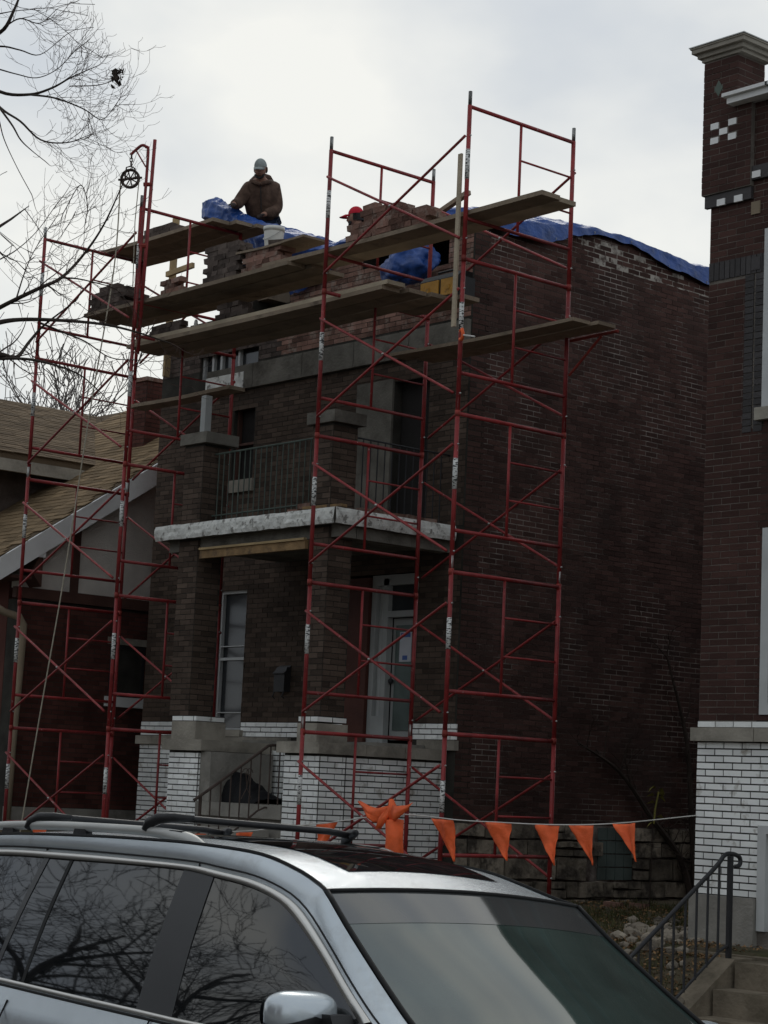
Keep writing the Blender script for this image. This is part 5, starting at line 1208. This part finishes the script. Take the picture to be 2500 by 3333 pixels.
# houses on the photographer's side, only ever seen as reflections or from the side
for i, (x0, x1) in enumerate(((-40, -31), (-29, -20.5), (-18, -9.5), (-6.5, 2.5))):
    h = thing('brick_house', ['first', 'second', 'third', 'fourth'][i]+' plain brick house from the left across the street behind the photographer', 'house', ((x0+x1)/2, -14, 0))
    MB().box((x0, -20, -.1), (x1, -11, 6.2+i % 2)).build('wall', M['left_brick'], h)
    MB().prism([(x0-.3, -20.3, 6.21+i % 2), (x0-.3, -10.7, 6.21+i % 2), (x0-.3, -15.5, 9+i % 2)], (x1-x0+.6, 0, 0)).build('roof', M['asphalt'], h)
    for xx in (x0+1.5, x0+4, x0+6.5):
        for z in (1.2, 4): MB().box((xx, -11.03, z), (xx+.95, -10.98, z+1.6)).build('window', M['pane'], h)

# ================================================================== THE CAR
CT, CYAW, CROLL, CPIT = Vector((-6.132, 5.657, -.28)), -.0132, -.0454, .0352
car = thing('parked_car', 'silver family car with roof rack parked in the foreground', 'car', CT)
car.rotation_euler = (CROLL, -CPIT, CYAW); WL[car.name] = Vector((0, 0, 0))
SV = M['silver']
def mir(pts): return [(p[0], -p[1], p[2]) for p in pts]
GT = [(-3.02, -.60, 1.50), (-2.9, -.605, 1.575), (-2.397, -.616, 1.610), (-1.746, -.621, 1.599), (-1.272, -.626, 1.589), (-.843, -.632, 1.574), (-.615, -.643, 1.550), (-.353, -.657, 1.518), (-.138, -.679, 1.469), (.021, -.709, 1.404), (.252, -.762, 1.279), (.462, -.818, 1.151), (.627, -.861, 1.055)]   # top of the side glass
CO = [(-3.08, -.585, 1.52), (-2.92, -.598, 1.60), (-2.417, -.607, 1.632), (-1.766, -.611, 1.623), (-1.287, -.617, 1.608), (-.80, -.627, 1.588), (-.60, -.636, 1.568), (-.33, -.650, 1.536), (-.10, -.672, 1.484), (.06, -.700, 1.420), (.285, -.757, 1.292), (.495, -.814, 1.163), (.675, -.858, 1.062)]      # outer edge of the bright strip
RE = [(-3.18, -.55, 1.54), (-2.96, -.585, 1.665), (-2.407, -.62, 1.699), (-1.671, -.62, 1.698), (-1.081, -.62, 1.685), (-.753, -.62, 1.671), (-.354, -.622, 1.639), (-.092, -.63, 1.580), (.06, -.655, 1.535), (.165, -.695, 1.506), (.315, -.716, 1.389), (.486, -.743, 1.268), (.645, -.768, 1.160), (.79, -.79, 1.066), (.93, -.80, .985)]   # roof edge and screen edge
BELT = [(-3.12, -.80, 1.115), (-2.6, -.84, 1.09), (-1.879, -.862, 1.056), (-1.237, -.877, 1.023), (-.677, -.889, .996), (-.385, -.895, .982), (.1, -.893, .968), (.45, -.886, .962), (.70, -.878, .972)]
def sub(c, n): return interp(spline(c, 5), n)
n_ = 60
gt, co, be = sub(GT, n_), sub(CO, n_), sub(BELT, n_)
for sg in (1, -1):
    fl = (lambda q: [(p[0], p[1]*sg, p[2]) for p in q])
    # painted band between the bright strip and the roof edge, running down the screen pillar
    re_ = sub(RE, n_); co2 = sub(CO+[(.80, -.868, 1.0), (.93, -.872, .985)], n_)
    mid = [(a*.5+b*.5)+Vector((0, -.010, .008)) for a, b in zip(co2, re_)]
    MB().grid([fl(co2), fl([(a*.75+b*.25)+Vector((0, -.007, .004)) for a, b in zip(co2, re_)]), fl(mid), fl([(a*.22+b*.78)+Vector((0, -.004, .006)) for a, b in zip(co2, re_)]), fl(re_)], sg < 0).build('roof_pillar', SV, car, True)
    # side glass as one tinted run with pillars laid on it
    gl = []
    for k in range(7): gl.append(fl([(g*(1-k/6)+b*(k/6))+Vector((0, -.012*math.sin(math.pi*k/6), 0)) for g, b in zip(gt, be)]))
    MB().grid(gl, sg > 0).build('side_glass', M['car_glass'], car, True)
    MB().grid([fl([p+Vector((0, .004, 0)) for p in gt]), fl([p+Vector((0, -.010, -.002)) for p in gt]), fl([p+Vector((0, -.012, .002)) for p in co]), fl([p+Vector((0, -.002, .002)) for p in co])], sg < 0).build('window_trim', M['chrome'], car, True)
    MB().tube(fl([(a*.82+b*.18)+Vector((0, -.006, .004)) for a, b in zip(co2, re_)]), .0042, 5).build('door_gap', M['seam'], car)
    def onside(pts, off=.008): return [(p[0], (p[1]-off)*sg, p[2]) for p in pts]
    def sidey(z): return -(.885-.44*(z-1.0))
    def quad(pl, off, bul=.012):
        a, b, c, d = [Vector(q) for q in pl]; rows = []
        for i in range(7):
            v = i/6; l = a.lerp(d, v); r = b.lerp(c, v); rows.append([((l.lerp(r, j/3)).x, (l.lerp(r, j/3).y-off-bul*math.sin(math.pi*v))*sg, l.lerp(r, j/3).z) for j in range(4)])
        return MB().grid(rows, sg < 0)
    quad([(-.843, -.632, 1.574), (-.615, -.643, 1.550), (-.49, -.890, .989), (-.75, -.886, 1.000)], .004).build('door_pillar', M['car_black'], car, True)
    quad([(-1.985, -.618, 1.606), (-1.935, -.620, 1.604), (-1.93, -.858, 1.062), (-1.96, -.858, 1.063)], .003).build('window_divider', M['car_black'], car, True)
    quad([(-1.755, -.621, 1.600), (-1.728, -.621, 1.600), (-1.665, -.865, 1.047), (-1.69, -.865, 1.048)], .003).build('window_divider', M['seam'], car, True)
    MB().tube(onside([Vector(b)+Vector((0, -.0, -.002)) for b in sub(BELT, 40)], .006), .011, 6).build('belt_trim', M['chrome'], car, True)
    MB().tube(onside([Vector(b)+Vector((0, -.004, -.022)) for b in sub(BELT, 40)], .004), .008, 5).build('belt_gap', M['seam'], car, True)
    MB().tube(onside([(-1.976, -.606, 1.635), (-1.93, -.592, 1.668), (-1.86, -.588, 1.680), (-1.5, -.592, 1.682), (-1.126, -.594, 1.672), (-.83, -.602, 1.648), (-.752, -.606, 1.630), (-.739, -.622, 1.588)], .012), .0045, 5).build('door_frame_gap', M['seam'], car)
    # body side below the belt
    SEC0 = [(0, 0), (-.025, -.05), (-.055, -.11), (-.068, -.25), (-.060, -.42), (-.05, -.55), (-.02, -.72), (.03, -.76)]
    SEC = [q for a, b in zip(SEC0, SEC0[1:]) for q in [(a[0]+(b[0]-a[0])*k/4, a[1]+(b[1]-a[1])*k/4) for k in range(4)]]+[SEC0[-1]]
    LB_ = BELT+[(.95, -.872, .955), (1.4, -.86, .90), (1.75, -.82, .845), (1.98, -.70, .78)]
    lb = sub(LB_, 150)
    bs = MB().grid([fl([p+Vector((0, dy, dz*min(1, (p.z-.2)/.78))) for p in lb]) for dy, dz in SEC], sg > 0)
    bs.f = [f_ for f_ in bs.f if not any(math.hypot(sum(bs.v[i].x for i in f_)/4-wx, sum(bs.v[i].z for i in f_)/4-wz) < .40 for wx, wz in ((1.10, .31), (-1.85, .335)))]
    bs.build('body_side', SV, car, True)
    for sx in (-1.72, -.62, .62):
        zt = 1.0
        MB().tube(onside([(sx, -.895, .975), (sx+.0, -.945, .86), (sx+.02, -.955, .62), (sx+.05, -.935, .36)], .012), .004, 5).build('door_gap', M['seam'], car)
    for sx in (-.95, .25): MB().tube(onside([(sx-.09, -.955, .84), (sx-.06, -.985, .85), (sx+.06, -.985, .85), (sx+.09, -.955, .84)], .0), .012, 6).build('door_handle', M['chrome'], car, True)
    # roof rail
    y0 = -.555*sg
    RR = [(-2.75, y0, 1.705), (-2.62, y0, 1.742), (-2.195, y0, 1.752), (-1.557, y0, 1.742), (-1.19, y0, 1.728), (-1.02, y0, 1.708), (-.90, y0, 1.688), (-.82, y0, 1.672)]
    rl = MB().tube(spline(RR, 5), [.021]*20+[.022, .023, .025, .027, .029, .031, .032, .033, .033, .032, .030, .027, .023, .019, .016, .013], 10).build('roof_rail', M['rail_silver'] if sg > 0 else M['rail_black'], car, True)
    for xx in (-2.42, -1.78, -1.02): MB().prism([(xx-.07, y0-.018, 1.685), (xx+.07, y0-.018, 1.68), (xx+.045, y0-.018, 1.735), (xx-.045, y0-.018, 1.738)], (0, .036, 0)).build('rail_foot', M['rail_black'], rl)
    # mirror
    mz = Vector((.43, -1.0, 1.075)) if sg > 0 else Vector((.56, -.985, 1.00)); rows = []
    def sq(a, e_=.62): return (math.copysign(abs(math.cos(a))**e_, math.cos(a)), math.copysign(abs(math.sin(a))**e_, math.sin(a)))
    for i in range(13):
        th = math.pi*i/12; k = max(math.sin(th), 0)**.55
        rows.append([(mz.x-.085*math.cos(th)+.02, (mz.y+.145*k*sq(a)[0])*sg, mz.z+.080*k*sq(a)[1]) for a in [2*math.pi*j/24 for j in range(25)]])
    mo = MB().grid(rows, sg < 0).build('door_mirror', SV, car, True)
    MB().grid([[(mz.x-.068, (mz.y+.115*r*sq(a)[0])*sg, mz.z-.004+.058*r*sq(a)[1]) for a in [2*math.pi*j/24 for j in range(25)]] for r in (0, 1)], sg > 0).build('mirror_glass', M['car_glass'], mo)
    MB().grid([[(mz.x-.088*math.cos(th)+.02, (mz.y+.147*max(math.sin(th), 0)**.55*sq(a)[0])*sg, mz.z-.004+.082*max(math.sin(th), 0)**.55*sq(a)[1]) for a in [math.pi*(1.08+.84*j/12) for j in range(13)]] for th in [math.pi*i/12 for i in range(13)]], sg < 0).build('mirror_base', M['car_black'], mo, True)
    MB().prism([(.40, -.87*sg, 1.0), (.62, -.87*sg, 1.0), (.58, -.87*sg, 1.08), (.46, -.87*sg, 1.08)], (0, -.10*sg, 0)).build('mirror_arm', M['car_black'], mo)
    MB().add([(.42, -.892*sg, .985), (.72, -.880*sg, .985), (.655, -.862*sg, 1.05), (.60, -.858*sg, 1.075)], [(0, 1, 2, 3)]).build('mirror_sail', M['car_black'], mo)
    # lamps
    MB().grid([[(1.98-.24*abs(j/5)**1.3, -(.42+.36*j/5)*sg, .62+.13*i/3-.0*j) for j in range(6)] for i in range(4)]).build('headlight', M['lamp_glass'], car, True)
    MB().box((-3.27, -.86*sg, .80), (-3.16, -.70*sg, 1.08)).build('tail_light', M['tail_red'], car)
# roof, screens, bonnet, ends
re_ = interp(spline(RE[:10], 6), 40); rows = []
for p in re_:
    t = max(0, min(1, (p.x+3.2)/3.3)); rows.append([Vector((p.x+(.02*(1-(2*j/16-1)**2) if p.x > -.3 else 0)*max(0, (p.x+.3)/.46), p.y*(1-2*j/16), p.z+.05*(1-(2*j/16-1)**2)*(1-.35*max(0, (p.x+.6)/.76)))) for j in range(17)])
roof = MB().grid(rows, True).build('roof', SV, car, True)
sr_ = MB()
rows2 = []
for i in range(16):
    x = -1.25+1.20*i/15; q = [(a, b) for a, b in zip(re_, re_[1:]) if a.x <= x <= b.x][0]; f = (x-q[0].x)/(q[1].x-q[0].x); zs = q[0].z+(q[1].z-q[0].z)*f; ye = abs(q[0].y)
    rows2.append([(x, -.40+.82*j/14, zs+.05*(1-((-.40+.82*j/14)/ye)**2)*(1-.35*max(0, (x+.6)/.76))+.006) for j in range(15)])
MB().grid(rows2).build('sunroof', M['car_glass'], roof, True)
for sg in (1, -1): MB().tube([(p.x, p.y*sg*.985, p.z+.008) for p in re_], .007, 5).build('roof_seam', M['seam'], roof)
sc_e = interp(spline(RE[9:15], 6), 16); rows = []
for i, p in enumerate(sc_e):
    bow = .05+.16*i/15; rows.append([Vector((p.x+bow*(1-(2*j/20-1)**2), p.y*(1-2*j/20)*.985, p.z+.028*(1-(2*j/20-1)**2))) for j in range(21)])
ws = MB().grid(rows, True).build('windshield', M['windshield'], car, True)
MB().grid([[p+Vector((.0005, 0, .0012)) for p in r] for r in rows[:4]], True).build('shade_band', M['shade_band'], ws, True)
MB().tube([r[0]+Vector((.004, .0, .006)) for r in rows], .010, 6).build('side_seal', M['seam'], ws, True)
MB().tube([r[-1]+Vector((.004, .0, .006)) for r in rows], .010, 6).build('side_seal', M['seam'], ws, True)
MB().tube([p+Vector((.0, 0, .005)) for p in rows[0]], .009, 6).build('top_seal', M['seam'], ws, True)
MB().box((.20, -.07, 1.40), (.27, .07, 1.455)).build('rear_view_mirror', M['car_black'], ws)
hb = []
cow = rows[-1]
for i in range(9):
    t = i/8; hb.append([Vector((p.x+(1.92-.15*abs(2*j/20-1)**2.2-p.x)*t, p.y*(1+.04*t), p.z+(.80-p.z)*t**1.5+.012*math.sin(math.pi*t))) for j, p in enumerate(cow)])
MB().grid(hb, True).build('bonnet', SV, car, True)
fr = hb[-1]
MB().grid([[p+Vector((dx, 0, dz)) for p in fr] for dx, dz in ((0, 0), (.06, -.08), (.09, -.22), (.10, -.38), (.05, -.52), (-.1, -.56))], True).build('front_bumper', SV, car, True)
MB().grid([[Vector((2.005, -.38+.76*j/8, .56+.14*i/2)) for j in range(9)] for i in range(3)]).build('grille', M['car_black'], car)
MB().grid([[Vector((-3.18+.0*i, -.55+1.1*j/10, 1.54)) for j in range(11)], [Vector((-3.24, (-.70+1.4*j/10), 1.12)) for j in range(11)]]).build('rear_glass', M['car_glass'], car)
MB().grid([[Vector((-3.24, -.80+1.6*j/10, 1.115)) for j in range(11)], [Vector((-3.28, -.86+1.72*j/10, .85)) for j in range(11)], [Vector((-3.25, -.86+1.72*j/10, .40)) for j in range(11)]]).build('tailgate', SV, car, True)
MB().box((-3.1, -.84, .22), (1.85, .84, .30)).build('floor_pan', M['car_black'], car)
MB().box((-2.9, -.72, .31), (.9, .72, .93)).build('cabin', M['car_black'], car)
# cross bars of the rack
for xa, lb_ in ((-2.17, 0), (-1.18, 1)):
    cbar = MB().tube([(xa, -.555, 1.782), (xa, -.40, 1.796), (xa, .40, 1.796), (xa, .555, 1.782)], .016, 8).build('rack_crossbar', M['rail_black'], car, True)
    for sg in (-1, 1):
        MB().tube([(xa-.075, sg*.565, 1.735), (xa-.06, sg*.56, 1.768), (xa-.01, sg*.545, 1.788), (xa+.06, sg*.51, 1.795), (xa+.13, sg*.46, 1.795)], [.022, .026, .026, .02, .012], 9).build('rail_clamp', M['rail_black'], cbar, True)
# wheels, standing on the road
Rc = Euler((CROLL, -CPIT, CYAW)).to_matrix()
def roadz(y):
    pr_ = [(1.0, -.24), (2.6, -.19), (4.6, -.25), (8.2, -.40)]
    for (a, b), (c, d) in zip(pr_, pr_[1:]):
        if y <= c: return b+(d-b)*(y-a)/(c-a)
    return -.4
for wx in (1.10, -1.85):
    for sg in (-1, 1):
        w0 = CT+Rc @ Vector((wx, sg*.80, .33)); c = Rc.inverted() @ (Vector((w0.x, w0.y, roadz(w0.y)+.345))-CT)
        wh_ = MB().lathe(c-Vector((0, sg*.11, 0)), [(.21, 0), (.31, .0), (.345, .03), (.345, .19), (.31, .22), (.21, .22)], 32, (0, sg, 0)).build('wheel', M['tyre'], car, True)
        MB().lathe(c+Vector((0, sg*.06, 0)), [(.215, .05), (.20, .02), (.05, .035), (.0, .04)], 24, (0, sg, 0), False).build('rim', M['chrome'], wh_, True)
        for q in range(5):
            a = q*2*math.pi/5; MB().tube([c+Vector((.03*math.cos(a), sg*.10, .03*math.sin(a))), c+Vector((.2*math.cos(a), sg*.115, .2*math.sin(a)))], .022, 6).build('spoke', M['chrome'], wh_)
        MB().tube([(c.x+.405*math.cos(a), sg*(.935 if a < 0 or a > math.pi else .94), c.z+.405*math.sin(a)) for a in [math.pi*(-.12+1.24*k/20) for k in range(21)]], .024, 6).build('arch_trim', M['car_black'], car, True)
        MB().lathe(c-Vector((0, sg*.16, 0)), [(.0, 0), (.41, 0), (.41, .23)], 32, (0, sg, 0), False).build('wheel_arch', M['seam'], car, True)

flush({('brick_house', 'brick'): 300})

# outward normals everywhere; the open car panels face away from the cabin
seen = set()
OUTW = ('roof_pillar', 'side_glass', 'windshield', 'shade_band', 'roof', 'sunroof', 'bonnet', 'front_bumper', 'body_side', 'rear_glass', 'tailgate', 'door_pillar', 'window_divider', 'window_trim', 'grille', 'headlight')
for o in S.objects:
    if o.type != 'MESH' or o.data.name in seen or len(o.data.polygons) > 60000 or len(o.data.polygons) < 3: continue
    seen.add(o.data.name)
    if o.name.split('.')[0] in ('brick', 'glazed_brick', 'loose_brick', 'brickwork', 'glazed_brick_rest', 'shingle', 'shingle_rest', 'stone', 'twigs', 'limbs', 'crown', 'grass', 'fallen_leaves', 'yard', 'ground', 'road'): continue
    b = bmesh.new(); b.from_mesh(o.data); bmesh.ops.recalc_face_normals(b, faces=b.faces)
    if root_of(o) == car and o.name.split('.')[0] in OUTW:
        b.normal_update(); v = sum((f.normal.dot(f.calc_center_median()-Vector((-.8, 0, .75)))*f.calc_area() for f in b.faces))
        if v < 0: bmesh.ops.reverse_faces(b, faces=b.faces)
    b.to_mesh(o.data); b.free()
